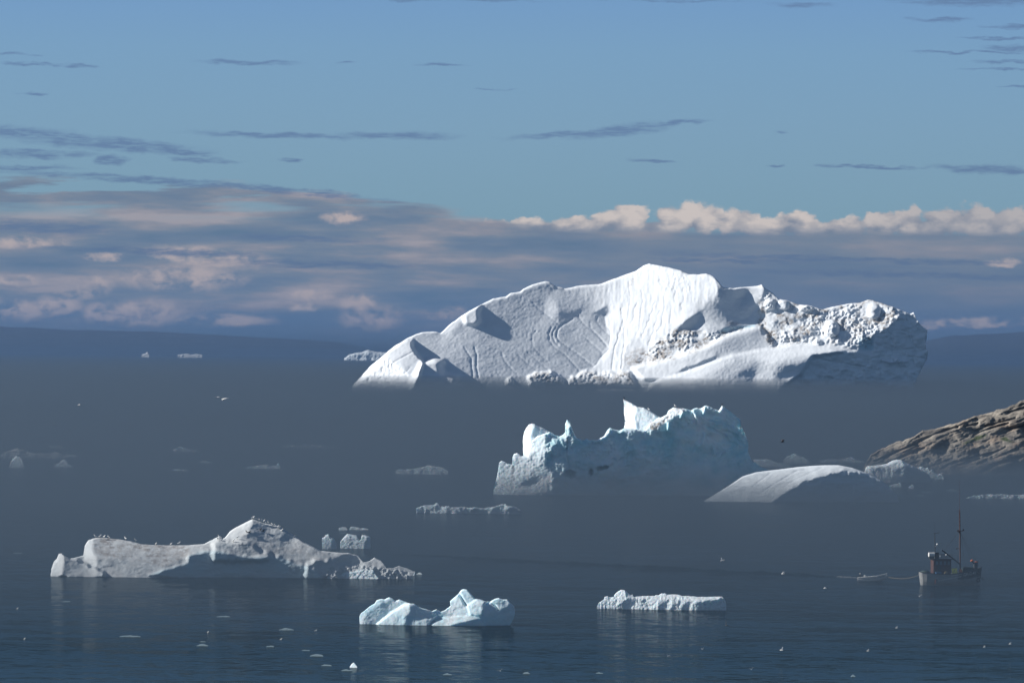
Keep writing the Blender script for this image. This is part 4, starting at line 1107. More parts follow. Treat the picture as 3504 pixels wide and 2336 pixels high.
# ------------------------------------------------------------------ bergy bits and floes
def lump_ice(pts, base, label, cat="ice floe", group=None, mat=None, gx=-0.2, gz=0.7, D=None, blue=0.2, dirt=0.0, rough=1.0, paints=(), thick=None, name="ice_floe", jag=None):
    xs = [p[0] for p in pts]
    w, hgt = max(xs) - min(xs), base - min(p[1] for p in pts)
    cx = sum(xs) / len(xs)
    D0 = wdist(cx, base) if D is None else D
    step = max(0.7, w / 110)
    r = Relief(min(xs) - 3, min(p[1] for p in pts) - 4, max(xs) + 3, base + 4, step, D0 / F, gx, gz)
    sd = int(cx * 7 + base) % 997
    k = max(w / 12, 3.0)
    for p, a, c in paints:
        r.paint(p, a, c, 1.5)
    s = D0 / F
    r.add += rough * s * (0.16 * k * fbm(r.X / k, r.Y / (0.8 * k), 4, sd) + 0.12 * k * np.abs(fbm(r.X / k * 2, r.Y / k * 2, 3, sd + 5)))
    r.blue += blue
    r.dirt += dirt
    ns = int(max(24, min(150, w / 1.6)))
    ntt = int(max(10, min(50, hgt / 1.4)))
    jg = min(3.0, hgt * 0.10) if jag is None else jag
    o = solid(name, r, pts, [(xs[0], base), (xs[-1], base)], None, None, D0, ns, ntt, thick or w * s * 0.45, mat or ICE_BLUE, rim=hgt * s * 0.3, rim_t=0.2, jag=jg, jag_f=max(6, w / 14), seed=sd)
    tag(o, label, cat, group)
    return r


G = lambda p: Z(1080, 1780, 5.88, p)
G7 = lambda p: Z(2440, 1540, 2.868, p)
GL = lambda p: Z(0, 1500, 7.84, p)
BB = "icebergs"
lump_ice(G([(130, 345), (190, 330), (190, 290), (260, 265), (290, 330), (350, 345), (410, 420), (420, 470)]), 1878, "small pale stump of ice just behind the right end of the low grey iceberg", "iceberg", mat=ICE_BLUE, gx=-0.15, gz=0.4, name="iceberg", thick=2.5,
         paints=((G([(330, 330), (480, 400), (480, 640), (310, 640), (320, 450)]), 0.7, 0.3),))
lump_ice(G([(495, 430), (560, 340), (640, 265), (720, 280), (830, 300), (845, 360), (880, 388), (915, 370), (930, 290), (1000, 292), (1110, 330), (1100, 420)]), 1876, "small pale iceberg with a deep notch in its top, behind the low grey iceberg", "iceberg", gx=-0.2, gz=0.45, name="iceberg", thick=4, jag=0.4,
         paints=((G([(1000, 400), (1140, 300), (1140, 640), (950, 640)]), 0.55, 0.3), (G([(680, 440), (740, 440), (740, 490), (680, 490)]), 0.7, 0.0)))
lump_ice(G([(465, 155), (540, 128), (600, 135), (640, 160), (640, 190)]), 1813, "short flat floe behind the notched little iceberg, left of a longer one", "ice floe")
lump_ice(G([(680, 155), (720, 125), (870, 135), (900, 160), (940, 150), (1060, 165)]), 1812, "longer flat floe with a pinkish top behind the notched little iceberg", "ice floe")
lump_ice([(1352, 1609), (1380, 1606), (1420, 1603), (1440, 1598), (1470, 1592), (1500, 1596), (1520, 1600), (1533, 1610)], 1622, "low white floe in the mist to the left of the castle shaped iceberg", "ice floe")
lump_ice([(1424, 1737), (1450, 1728), (1480, 1726), (1497, 1719), (1510, 1730), (1560, 1733), (1600, 1735), (1650, 1738), (1690, 1734), (1720, 1724), (1730, 1721), (1738, 1732), (1770, 1735), (1786, 1748)], 1756, "long thin floe humped at both ends, below the left foot of the castle shaped iceberg", "ice floe", rough=1.6,
         paints=(([(1555, 1745), (1640, 1735), (1650, 1760), (1555, 1760)], 0.8, 0.2), ([(1735, 1735), (1790, 1735), (1790, 1760), (1735, 1760)], 0.8, 0.2)))
lump_ice([(589, 1541), (602, 1531), (615, 1525), (628, 1531), (655, 1536), (681, 1542)], 1545, "pale floe with a low peak, lying in the mist left of centre", "ice floe")
lump_ice([(964, 1524), (990, 1522), (1010, 1525), (1030, 1523), (1043, 1520), (1080, 1523), (1110, 1525), (1165, 1528)], 1531, "very thin long strip of ice in the mist, farthest floe left of centre", "ice floe")
lump_ice([(842, 1600), (860, 1595), (885, 1592), (915, 1588), (927, 1594), (945, 1592), (953, 1583), (960, 1598)], 1603, "thin floe with a small upright spike at its right end, in the mist", "ice floe")
lump_ice([(587, 1606), (610, 1604), (643, 1608)], 1610, "faint flat sliver of ice below the peaked misty floe", "ice floe")
lump_ice([(686, 1579), (705, 1576), (724, 1580)], 1583, "faint flat sliver of ice to the lower right of the peaked misty floe", "ice floe")
# group in the mist at the left edge
lump_ice(GL([(250, 740), (300, 600), (370, 520), (440, 480), (540, 490), (580, 540), (620, 620), (640, 740)]), 1600, "rounded pale iceberg in the mist near the left edge of the view", "iceberg", name="iceberg", thick=8)
lump_ice(GL([(1470, 690), (1570, 660), (1640, 600), (1730, 570), (1790, 620), (1830, 700), (1950, 720)]), 1597, "low misty hump of ice to the right of the rounded iceberg by the left edge", "iceberg", name="iceberg", thick=6)
lump_ice(GL([(1300, 205), (1350, 180), (1430, 190), (1560, 175), (1640, 200), (1700, 215)]), 1531, "thin bright floe at the far side of the misty ice by the left edge", "ice floe")
lump_ice(GL([(-900, 330), (-500, 300), (-100, 420), (0, 430), (120, 370), (260, 330), (380, 260), (500, 240), (560, 300), (700, 330), (950, 400), (1300, 410), (1500, 360), (1650, 420), (1750, 460)]), 1566, "long low dirty iceberg in the mist behind the rounded one at the left edge", "iceberg", mat=ICE_DIRTY, name="iceberg", dirt=0.5, thick=30)
lump_ice(GL([(1740, 450), (1790, 405), (1860, 450), (1960, 445), (2050, 430), (2060, 460)]), 1562, "small low floe off the right end of the long dirty misty iceberg", "ice floe")
# by the castle and the rock
lump_ice(G7([(395, 90), (450, 85), (520, 85), (600, 110), (680, 130), (760, 150)]), 1597, "low broken ice just right of the castle shaped iceberg, behind its dome", "ice floe")
lump_ice(G7([(690, 110), (720, 65), (800, 40), (860, 50), (920, 80), (960, 130)]), 1586, "low misty lump of ice behind the crest of the snowy dome", "ice floe")
lump_ice(G7([(1050, 100), (1150, 85), (1240, 95), (1300, 75), (1360, 65), (1420, 90), (1480, 105)]), 1582, "thin misty floe between the snowy dome and the rock headland", "ice floe")
lump_ice(G7([(1488, 205), (1500, 165), (1530, 150), (1580, 150), (1640, 140), (1710, 128), (1760, 100), (1800, 90), (1850, 95), (1900, 125), (1975, 160), (2060, 200), (2120, 240), (2150, 290)]), 1650, "blue white iceberg with a rounded hump in front of the rock headland", "iceberg", gx=0.0, gz=0.6, name="iceberg", thick=20, rough=0.6, jag=0.8, mat=ICE_MID,
         paints=((G7([(1480, 220), (1500, 150), (1560, 150), (1540, 220)]), -0.6, 0.6), (G7([(1870, 90), (2200, 220), (2200, 330), (1880, 330)]), 0.8, 0.35)))
lump_ice(G7([(1985, 170), (2040, 165), (2110, 172), (2170, 215), (2210, 235), (2250, 225), (2265, 255)]), 1640, "low white tongue of ice at the foot of the rock headland", "iceberg", name="iceberg", thick=10)
lump_ice(G7([(1690, 300), (1740, 285), (1780, 268), (1830, 282)]), 1646, "small white lump below the hump of the blue white iceberg, upper one of three", "ice lump", "white lumps below the humped iceberg", name="ice_lump")
lump_ice(G7([(1730, 345), (1780, 330), (1840, 315), (1850, 350)]), 1666, "small white lump below the hump of the blue white iceberg, lower left of three", "ice lump", "white lumps below the humped iceberg", name="ice_lump")
lump_ice(G7([(1920, 360), (1950, 335), (1972, 345), (1965, 375)]), 1671, "small white lump right of two others below the blue white iceberg", "ice lump", "white lumps below the humped iceberg", name="ice_lump")
for (x0, x1, y0, y1, lab) in ((3127, 3172, 1691, 1697, "flat sliver of ice on the water right of the snowy dome, nearer of two"), (3151, 3195, 1680, 1685, "flat sliver of ice on the water right of the snowy dome, farther of two"),
                              (3235, 3278, 1672, 1680, "small flat floe beside the top of the boat's mast"), (2428, 2450, 1713, 1717, "tiny sliver of ice at the left tip of the snowy dome"), (2863, 2880, 1709, 1714, "tiny sliver of ice below the shaded front of the snowy dome"),
                              (3365, 3408, 1618, 1627, "small white floe at the waterline of the rock headland"), (45, 76, 1888, 1892, "thin sliver of ice left of the low grey iceberg"),
                              (214, 242, 2053, 2058, "tiny flat sliver of ice below the left end of the low grey iceberg"), (740, 788, 2102, 2110, "flat grey floe in the lower left, brightest of the small ones"), (408, 482, 2169, 2178, "long thin curved floe in the lower left"),
                              (673, 714, 2200, 2209, "flat floe with a thinner one right behind it, lower left"), (684, 704, 2191, 2195, "thin sliver just behind another floe, lower left"), (954, 1006, 2145, 2155, "wedge shaped little floe left of the pale blue foreground iceberg"),
                              (1061, 1107, 2232, 2244, "flat pale floe below and left of the pale blue foreground iceberg"), (1100, 1136, 2269, 2277, "small dim floe near the bottom edge, below the flat pale floe"), (1168, 1206, 2287, 2294, "thin floe at the bottom edge beside a small lump of ice"),
                              (911, 939, 2206, 2212, "dim flat sliver of ice in the lower left, right of a paired floe"), (1033, 1061, 2220, 2225, "thin dim sliver just behind the flat pale floe"), (1516, 1547, 2300, 2308, "dim floe at the bottom edge below the pale blue foreground iceberg"),
                              (1789, 1814, 2296, 2304, "dim little floe at the bottom edge right of centre"), (2039, 2064, 2298, 2303, "dim flat sliver at the bottom edge below the scalloped white block"), (2911, 2928, 2306, 2314, "dim pale lump of ice at the bottom edge toward the right")):
    rr = random.Random(x0)
    n = 6
    pts = [(x0, y1 - 1.5)] + [(x0 + (x1 - x0) * (i + rr.uniform(-0.25, 0.25)) / n, y1 - (y1 - y0) * (math.sin(math.pi * i / n) ** 0.6) * rr.uniform(0.45, 1.0)) for i in range(1, n)] + [(x1, y1 - 1.2)]
    lump_ice(pts, y1, lab, "ice floe", rough=0.8, jag=0.5, mat=ICE_WET)
lump_ice([(1197, 2280), (1203, 2270), (1210, 2265), (1216, 2270), (1222, 2279)], 2283, "small triangular lump of ice near the bottom edge left of centre", "ice lump", name="ice_lump")
lump_ice([(3308, 1701), (3335, 1694), (3360, 1692), (3380, 1689), (3400, 1690), (3430, 1688), (3450, 1693), (3490, 1691), (3530, 1690), (3560, 1698)], 1705, "long white floe at the right edge, below the rock headland", "ice floe", rough=1.5)
lump_ice(G([(1750, 1120), (1775, 1075), (1820, 1050), (1870, 1040), (1880, 1110)]), 1975, "small bright lump floating off the right tip of the low grey iceberg", "ice lump", name="ice_lump")
lump_ice(G([(1890, 1060), (1950, 1030), (2000, 1030), (1990, 1090)]), 1968, "grey lump of ice second from the right tip of the low grey iceberg", "ice lump", name="ice_lump")
lump_ice(G([(2030, 1070), (2100, 1042), (2140, 1065)]), 1964, "flat lump farthest right off the tip of the low grey iceberg", "ice lump", name="ice_lump")
lump_ice(G([(130, 1090), (170, 1060), (230, 1050), (320, 1030), (340, 1090)]), 1977, "pale lump of ice afloat against the shaded front of the low grey iceberg", "ice lump", name="ice_lump")
lump_ice(G([(500, 1090), (580, 1030), (680, 1010), (760, 1020), (850, 990), (960, 975), (1060, 1010), (1160, 990), (1210, 1080), (1260, 1150)]), 1979, "long crumbly piece of ice in front of the low grey iceberg's right end", "ice lump", name="ice_lump", rough=1.6)
# beyond the fog
lump_ice([(1178, 1226), (1196, 1212), (1215, 1208), (1240, 1203), (1258, 1197), (1285, 1203), (1330, 1206), (1380, 1212), (1420, 1222)], 1262, "far off iceberg low on the horizon behind the left end of the huge white one", "iceberg", D=21000, name="iceberg", gx=-0.1, gz=0.6, mat=ICE_FAR, thick=300, jag=1)
lump_ice([(608, 1214), (625, 1211), (645, 1210), (655, 1213), (672, 1210), (692, 1213)], 1240, "bright thin iceberg far off on the left horizon", "iceberg", D=24000, name="iceberg", gx=-0.1, mat=ICE_DIRTY, thick=300, jag=0.5)
lump_ice([(484, 1212), (495, 1210), (505, 1203), (511, 1211)], 1240, "tiny pointed iceberg far off on the left horizon", "iceberg", D=24000, name="iceberg", mat=ICE_DIRTY, thick=150, jag=0.3)


# ------------------------------------------------------------------ small mesh tools for boats and birds
class MB:
    def __init__(s):
        s.bm = bmesh.new()

    def box(s, c, d, rot=None, bev=0.0):
        r = bmesh.ops.create_cube(s.bm, size=1)
        vs = r["verts"]
        mt = Matrix.Translation(c) @ (rot.to_4x4() if rot else Matrix()) @ Matrix.Diagonal((*d, 1))
        bmesh.ops.transform(s.bm, matrix=mt, verts=vs)
        if bev:
            es = list({e for v in vs for e in v.link_edges})
            bmesh.ops.bevel(s.bm, geom=es, offset=bev, segments=2, affect='EDGES')

    def tube(s, a, b, r0, r1=None, n=10):
        a, b = Vector(a), Vector(b)
        r1 = r0 if r1 is None else r1
        L = (b - a).length
        m = Matrix.Translation((a + b) / 2) @ (b - a).to_track_quat('Z', 'Y').to_matrix().to_4x4()
        bmesh.ops.create_cone(s.bm, cap_ends=True, segments=n, radius1=r0, radius2=r1, depth=L, matrix=m)

    def ball(s, c, r, n=12):
        m = Matrix.Translation(c) @ Matrix.Diagonal((*((r, r, r) if not hasattr(r, "__len__") else r), 1))
        bmesh.ops.create_uvsphere(s.bm, u_segments=n, v_segments=n // 2 + 2, radius=1, matrix=m)

    def torus(s, c, R, r, axis='Y', n=14, k=8):
        rings = []
        for i in range(n):
            a = 2 * math.pi * i / n
            ring = []
            for j in range(k):
                b = 2 * math.pi * j / k
                x, z, y = (R + r * math.cos(b)) * math.cos(a), (R + r * math.cos(b)) * math.sin(a), r * math.sin(b)
                ring.append(s.bm.verts.new(Vector(c) + (Vector((x, y, z)) if axis == 'Y' else Vector((y, x, z)))))
            rings.append(ring)
        for i in range(n):
            for j in range(k):
                s.bm.faces.new((rings[i][j], rings[(i + 1) % n][j], rings[(i + 1) % n][(j + 1) % k], rings[i][(j + 1) % k]))

    def loft(s, rings, close=False, caps=True, mi=None):
        vs = [[s.bm.verts.new(p) for p in r] for r in rings]
        for i in range(len(vs) - 1):
            n = len(vs[i])
            for j in range(n if close else n - 1):
                f = s.bm.faces.new((vs[i][j], vs[i + 1][j], vs[i + 1][(j + 1) % n], vs[i][(j + 1) % n]))
                if mi:
                    f.material_index = mi(i, j)
        if caps:
            for r in (vs[0], vs[-1]):
                try:
                    s.bm.faces.new(r)
                except ValueError:
                    pass
        return vs

    def done(s, name, mats, parent=None, loc=None, smooth=False):
        bmesh.ops.recalc_face_normals(s.bm, faces=s.bm.faces)
        me = bpy.data.meshes.new(name)
        s.bm.to_mesh(me)
        s.bm.free()
        for m in (mats if isinstance(mats, (list, tuple)) else [mats]):
            me.materials.append(m)
        if smooth:
            me.polygons.foreach_set("use_smooth", np.full(len(me.polygons), True))
        return link(name, me, parent, loc)


P_GREY = plain("hull_grey_paint", (0.31, 0.31, 0.30), 0.55, var=0.35, scale=1.3)
P_DARK = plain("hull_black_paint", (0.025, 0.035, 0.035), 0.5, var=0.3)
P_RED = plain("oxide_red_paint", (0.20, 0.07, 0.05), 0.6, var=0.3)
P_BROWN = plain("varnished_wood", (0.085, 0.038, 0.03), 0.5, var=0.3)
P_STEEL = plain("dark_steel", (0.04, 0.045, 0.05), 0.5)
P_WHITE = plain("white_paint", (0.80, 0.79, 0.76), 0.45, var=0.06)
P_YELLOW = plain("yellow_board", (0.88, 0.80, 0.14), 0.55, var=0.08)
P_ORANGE = plain("orange_buoy", (0.75, 0.18, 0.05), 0.5, var=0.1)
P_BLUE = plain("blue_plastic", (0.05, 0.16, 0.32), 0.5)
P_TAN = plain("tan_rope", (0.38, 0.30, 0.18), 0.9)
P_GREEN = plain("green_tarp", (0.03, 0.06, 0.05), 0.8)
P_GLASS = plain("window_glass", (0.16, 0.20, 0.24), 0.08, var=0.05)
P_RUBBER = plain("black_rubber", (0.015, 0.015, 0.016), 0.8)
P_FOAM = plain("foam", (0.18, 0.20, 0.22), 0.9)


def sheer(x, s0, s1, mid):
    t = (x + 6.5) / 13
    return s0 + (mid - s0) * min(1, t / 0.4) * (2 - min(1, t / 0.4)) if t < 0.4 else mid + (s1 - mid) * ((t - 0.4) / 0.6) ** 1.7


def fishing_boat():
    D = wdist(3252, 2001)
    loc = Vector(pt(3252, 2001, D))
    loc.z = 0
    root = bpy.data.objects.new("fishing_boat", None)
    root.location = loc
    root.rotation_euler = (0, 0, math.radians(13))
    COL.objects.link(root)
    tag(root, "old grey and black wooden fishing cutter with a tall mast, towing a small white boat", "boat")
    # hull
    b = MB()
    rings = []
    xs = [-6.55, -6.35, -5.7, -4.5, -3, -1, 1, 2.5, 3.6, 4.6, 5.4, 6.0, 6.4, 6.62]
    hb = [0.7, 1.15, 1.65, 1.95, 2.1, 2.15, 2.12, 2.0, 1.8, 1.48, 1.08, 0.66, 0.30, 0.06]
    nz = 9
    for x, w in zip(xs, hb):
        zt = sheer(x, 2.75, 3.75, 2.35)
        ring = []
        for side in (1, -1):
            for k in range(nz):
                f = k / (nz - 1)
                f = f if side > 0 else 1 - f
                z = -1.0 + (zt + 1.0) * f
                prof = (0.25 + 0.75 * min(1, (f / 0.55)) ** 0.7) if f < 0.55 else 1.0 + 0.06 * (f - 0.55)
                rake = 0.55 * (f - 0.4) if x > 5 else (-0.5 * (f - 0.4) if x < -6 else 0)
                ring.append((x + rake, -side * w * prof if True else 0, z))
        rings.append(ring[::-1])
    def mi(i, j):
        k = j if j < nz else 2 * nz - 1 - j
        x = xs[i]
        top = (j % nz)
        f = (nz - 1 - j) / (nz - 1) if j < nz else (j - nz) / (nz - 1)
        hi = f if True else 0
        return 1 if (x >= 1.0 and abs((j if j < nz else 2 * nz - 1 - j)) >= 0 and HI(j)) else 0
    def HI(j):
        # rings run over port side up or down; upper strakes are those next to the rail
        z = [p[2] for p in rings[6]]
        return (z[j] + z[(j + 1) % (2 * nz)]) / 2 > 1.35
    b.loft(rings, close=True, caps=True, mi=mi)
    hull = b.done("hull", [P_GREY, P_DARK], root, smooth=False)
    # rubbing strakes, rail and stem
    b = MB()
    for side in (-1, 1):
        prev = None
        for x, w in zip(xs, hb):
            p = (x + (0.3 if x > 5 else (-0.3 if x < -6 else 0)), side * (w * 1.05), sheer(x, 2.75, 3.75, 2.35) + 0.04)
            if prev:
                b.tube(prev, p, 0.09, n=6)
            prev = p
    b.done("rail", P_STEEL, hull)
    for (pa, pb) in (((-3.4, 1.0), (1.75, 1.95)), ((-0.5, 2.02), (1.75, 2.42))):
        b = MB()
        n = 8
        pr = None
        for i in range(n + 1):
            f = i / n
            x = pa[0] + (pb[0] - pa[0]) * f
            w = np.interp(x, xs, hb)
            p = (x, -(w * 1.03 + 0.05), pa[1] + (pb[1] - pa[1]) * f)
            if pr:
                b.tube(pr, p, 0.055, n=6)
            pr = p
        tag(b.done("rubbing_strake", P_WHITE, hull), "white painted rubbing strake along the hull side")
    b = MB()
    b.box((0, 0, 2.0), (9.6, 3.3, 0.12))
    b.done("deck", P_BROWN, root)
    # registration letters
    cu = bpy.data.curves.new("registration", 'FONT')
    cu.body = "GR12-41"
    cu.size = 0.9
    cu.extrude = 0.01
    tmp = bpy.data.objects.new("registration", cu)
    COL.objects.link(tmp)
    dg = bpy.context.evaluated_depsgraph_get()
    me = bpy.data.meshes.new_from_object(tmp.evaluated_get(dg))
    bpy.data.objects.remove(tmp)
    # bend the lettering on to the bow planking
    for v in me.vertices:
        x = 2.2 + v.co.x * 0.93
        w = float(np.interp(x, xs, hb))
        z0 = v.co.y + 2.02 + 0.14 * (x - 2.35)
        v.co = Vector((x, -(w * 1.055 + 0.05 + v.co.z), z0))
    me.materials.clear()
    me.materials.append(P_WHITE)
    link("registration_lettering", me, root)
    # wheelhouse
    b = MB()
    b.box((-2.15, 0, 3.75), (3.9, 2.3, 3.5), bev=0.08)
    wh = b.done("wheelhouse", P_BROWN, root)
    b = MB()
    b.box((-2.1, 0, 5.58), (4.4, 2.7, 0.16), bev=0.05)
    b.done("roof", P_STEEL, wh)
    for x in (-3.4, -2.5, -1.6, -0.75):
        b = MB()
        b.box((x, -1.17, 4.75), (0.55, 0.04, 0.75), bev=0.015)
        w = b.done("window", P_GLASS, wh)
    b = MB()
    b.box((-2.9, -1.16, 3.2), (0.8, 0.05, 1.9), bev=0.02)
    b.done("door", P_STEEL, wh)
    for s in (-0.7, 0.0, 0.7):
        b = MB()
        b.box((-0.18, s, 4.75), (0.04, 0.55, 0.75), bev=0.015)
        b.done("window", P_GLASS, wh)
    # roof railing and gear
    b = MB()
    for z in (6.05, 6.5):
        for y in (-1.25, 1.25):
            b.tube((-3.4, y, z), (0.0, y, z), 0.03, n=6)
        for x in (-3.4, 0.0):
            b.tube((x, -1.25, z), (x, 1.25, z), 0.03, n=6)
    for x in (-3.4, -2.3, -1.2, 0):
        for y in (-1.25, 1.25):
            b.tube((x, y, 5.6), (x, y, 6.5), 0.03, n=6)
    b.done("roof_railing", P_STEEL, root)
    b = MB()
    b.tube((-5.0, -0.45, 6.5), (-3.75, -0.45, 6.5), 0.46, n=16)
    o = b.done("life_raft_canister", P_WHITE, root, smooth=False)
    b = MB()
    b.box((-4.4, -0.45, 5.85), (1.0, 0.7, 0.3))
    b.tube((-4.9, -0.45, 5.75), (-3.9, -0.45, 5.3), 0.06)
    b.done("cradle", P_STEEL, o)
    b = MB()
    b.box((-3.15, 0.0, 6.3), (0.8, 0.9, 1.3), bev=0.05)
    b.done("funnel", P_STEEL, root)
    b = MB()
    b.tube((-3.45, 0, 6.6), (-3.55, 0, 11.0), 0.09, 0.06)
    b.tube((-3.95, 0, 10.95), (-2.6, 0, 11.1), 0.04)
    b.tube((-3.55, 0, 11.0), (-3.62, 0, 13.4), 0.018, n=6)
    b.tube((-2.65, 0, 11.1), (-2.65, 0, 11.6), 0.03, n=6)
    am = b.done("aerial_mast", P_STEEL, root)
    b = MB()
    b.ball((-3.0, -0.1, 8.65), (0.26, 0.26, 0.24))
    b.tube((-3.0, -0.1, 8.3), (-3.5, 0, 8.25), 0.06)
    b.done("radome", P_WHITE, am, smooth=True)
    for x, z in ((-2.85, 6.15), (-1.55, 6.45)):
        b = MB()
        b.tube((x, -1.25, z), (x + 0.2, -1.3, z + 0.02), 0.14, 0.19)
        b.done("floodlight", P_WHITE, root)
    # main mast
    b = MB()
    b.tube((2.2, 0, 2.0), (1.9, 0, 16.0), 0.17, 0.09)
    b.tube((1.9, 0, 16.0), (1.78, 0, 22.3), 0.03, 0.015, n=6)
    for z in (12.7, 13.6, 14.5, 15.2):
        b.box((1.98 - 0.02 * (z - 12), -0.05, z), (0.34, 0.2, 0.14))
    b.tube((1.35, 0, 11.45), (2.75, 0, 11.55), 0.06)
    b.tube((1.3, 0, 7.75), (2.1, 0, 7.8), 0.05)
    b.tube((1.2, 0, 15.8), (2.0, 0, 15.75), 0.025, n=6)
    mm = b.done("mast", P_BROWN, root)
    for x, z in ((1.55, 11.7), (2.75, 11.75), (1.75, 11.3), (1.3, 7.8)):
        b = MB()
        b.tube((x - 0.1, -0.05, z), (x + 0.12, -0.15, z), 0.13, 0.17)
        b.done("mast_lamp", P_STEEL, mm)
    b = MB()
    b.tube((-2.0, -0.2, 7.45), (2.05, -0.1, 4.5), 0.13, 0.15)
    b.done("boom", P_STEEL, root)
    for i, (p, q) in enumerate((((1.7, 0, 11.2), (-1.3, -0.2, 7.6)), ((2.05, 0, 11.3), (4.6, 0, 5.4)), ((2.05, 0, 11.3), (6.4, 0, 3.9)), ((-1.3, -0.2, 7.3), (-1.25, -0.2, 5.7)), ((2.0, 0, 11.4), (2.9, -2.0, 3.0)), ((2.0, 0, 11.4), (0.6, -2.1, 2.7)))):
        b = MB()
        b.tube(p, q, 0.022, n=5)
        b.done("stay", P_STEEL, root)
    # bow gear
    b = MB()
    b.box((5.55, 0, 3.95), (0.75, 0.9, 1.7), bev=0.1)
    b.tube((5.2, 0, 4.6), (4.55, 0, 5.35), 0.16)
    b.tube((5.55, 0, 4.7), (6.0, 0, 5.1), 0.14)
    wn = b.done("bow_winch", P_STEEL, root)
    b = MB()
    b.ball((4.75, -0.05, 5.2), (0.38, 0.28, 0.24))
    b.box((5.75, 0, 4.95), (0.7, 0.4, 0.18), bev=0.05)
    tag(b.done("winch_cover", P_ORANGE, wn, smooth=True), "weathered orange cover")
    for x, z in ((5.75, 2.6), (6.1, 1.8), (5.9, 1.1)):
        b = MB()
        w = float(np.interp(x, xs, hb))
        b.torus((x, -(w + 0.22), z), 0.34, 0.14)
        b.done("tyre_fender", P_RUBBER, root)
    b = MB()
    b.tube((6.75, -0.1, 1.5), (7.35, -0.1, 1.2), 0.12)
    b.tube((7.2, -0.1, 1.5), (7.35, -0.1, 0.95), 0.12)
    b.tube((6.95, -0.35, 1.35), (6.95, 0.15, 1.35), 0.08)
    b.done("anchor", P_STEEL, root)
    # deck things fixed to the boat
    b = MB()
    b.box((3.9, 0, 3.1), (2.3, 1.8, 1.5), bev=0.2)
    b.done("deck_hatch", P_GREEN, root)
    b = MB()
    b.box((-5.6, 0, 2.75), (1.7, 1.9, 0.65), bev=0.22)
    b.done("net_pile", P_GREEN, root, smooth=True)
    # loose gear: things of their own
    b = MB()
    b.tube((-3.95, -2.02, 0.35), (-3.9, -2.05, 1.35), 0.2, 0.22)
    b.done("fender", P_RED, root, smooth=False)
    mw = root.matrix_basis.copy()
    mw = Matrix.Translation(loc) @ Matrix.Rotation(math.radians(13), 4, 'Z')

    def loose(bb, name, mat, lab, cat, at, sm=False):
        o = bb.done(name, mat, None, smooth=sm)
        o.matrix_world = mw @ Matrix.Translation(at) @ Matrix.Rotation(math.radians(-42 if name == 'yellow_board' else 0), 4, 'Z')
        tag(o, lab, cat)
        return o
    b = MB()
    b.box((0, 0, 0.5), (1.25, 0.06, 1.05), Matrix.Rotation(math.radians(-5), 3, 'Y'), bev=0.01)
    yb = loose(b, "yellow_board", P_YELLOW, "square yellow board standing on the fishing boat's deck beside the orange buoy", "board", (0.35, -1.75, 2.62))
    b = MB()
    for z, wd in ((0.62, 0.36), (0.5, 0.22), (0.38, 0.36)):
        b.box((0, -0.037, z), (wd, 0.008, 0.045))
    b.done("faded_mark", P_STEEL, yb)
    b = MB()
    b.ball((0, 0, 0.38), (0.38, 0.38, 0.38), 16)
    b.tube((0, 0, 0.7), (0, 0, 0.86), 0.08)
    loose(b, "buoy", P_ORANGE, "round orange float on the fishing boat's rail by the mast", "buoy", (1.75, -1.6, 2.7), True)
    b = MB()
    rr = [[(0.62 * (0.85 + 0.15 * f) * sx, 0.32 * (0.85 + 0.15 * f) * sy, 0.5 * f) for sx, sy in ((-1, -1), (1, -1), (1, 1), (-1, 1))] for f in (0, 1)]
    b.loft(rr, close=True)
    b.box((0, 0, 0.5), (1.32, 0.70, 0.06))
    loose(b, "fish_tub", P_BLUE, "blue plastic tub on the fishing boat's rail beside the wheelhouse", "tub", (-3.2, -1.75, 2.3))
    b = MB()
    for k in range(4):
        b.torus((0.02 * k, 0.0, 0.12 + 0.10 * k), 0.34 - 0.03 * k, 0.07, 'Y', 12, 6)
    loose(b, "rope_coil", P_TAN, "tan coil of rope on the fishing boat's rail ahead of the blue tub", "rope", (-1.6, -1.85, 2.3))
    # foam along the waterline
    b = MB()
    pr = None
    for x, w in zip(xs, hb):
        p = (x, -(w * 1.0 + 0.10), 0.03)
        if pr:
            b.box(((p[0] + pr[0]) / 2, (p[1] + pr[1]) / 2, 0.03), (abs(p[0] - pr[0]) + 0.05, 0.22, 0.04), Matrix.Rotation(math.atan2(p[1] - pr[1], p[0] - pr[0]), 3, 'Z'))
        pr = p
    fo = b.done("foam", P_FOAM, None)
    fo.matrix_world = mw
    tag(fo, "thin line of white foam along the fishing boat's waterline", "foam", kind="stuff")
    return mw


BOAT = fishing_boat()


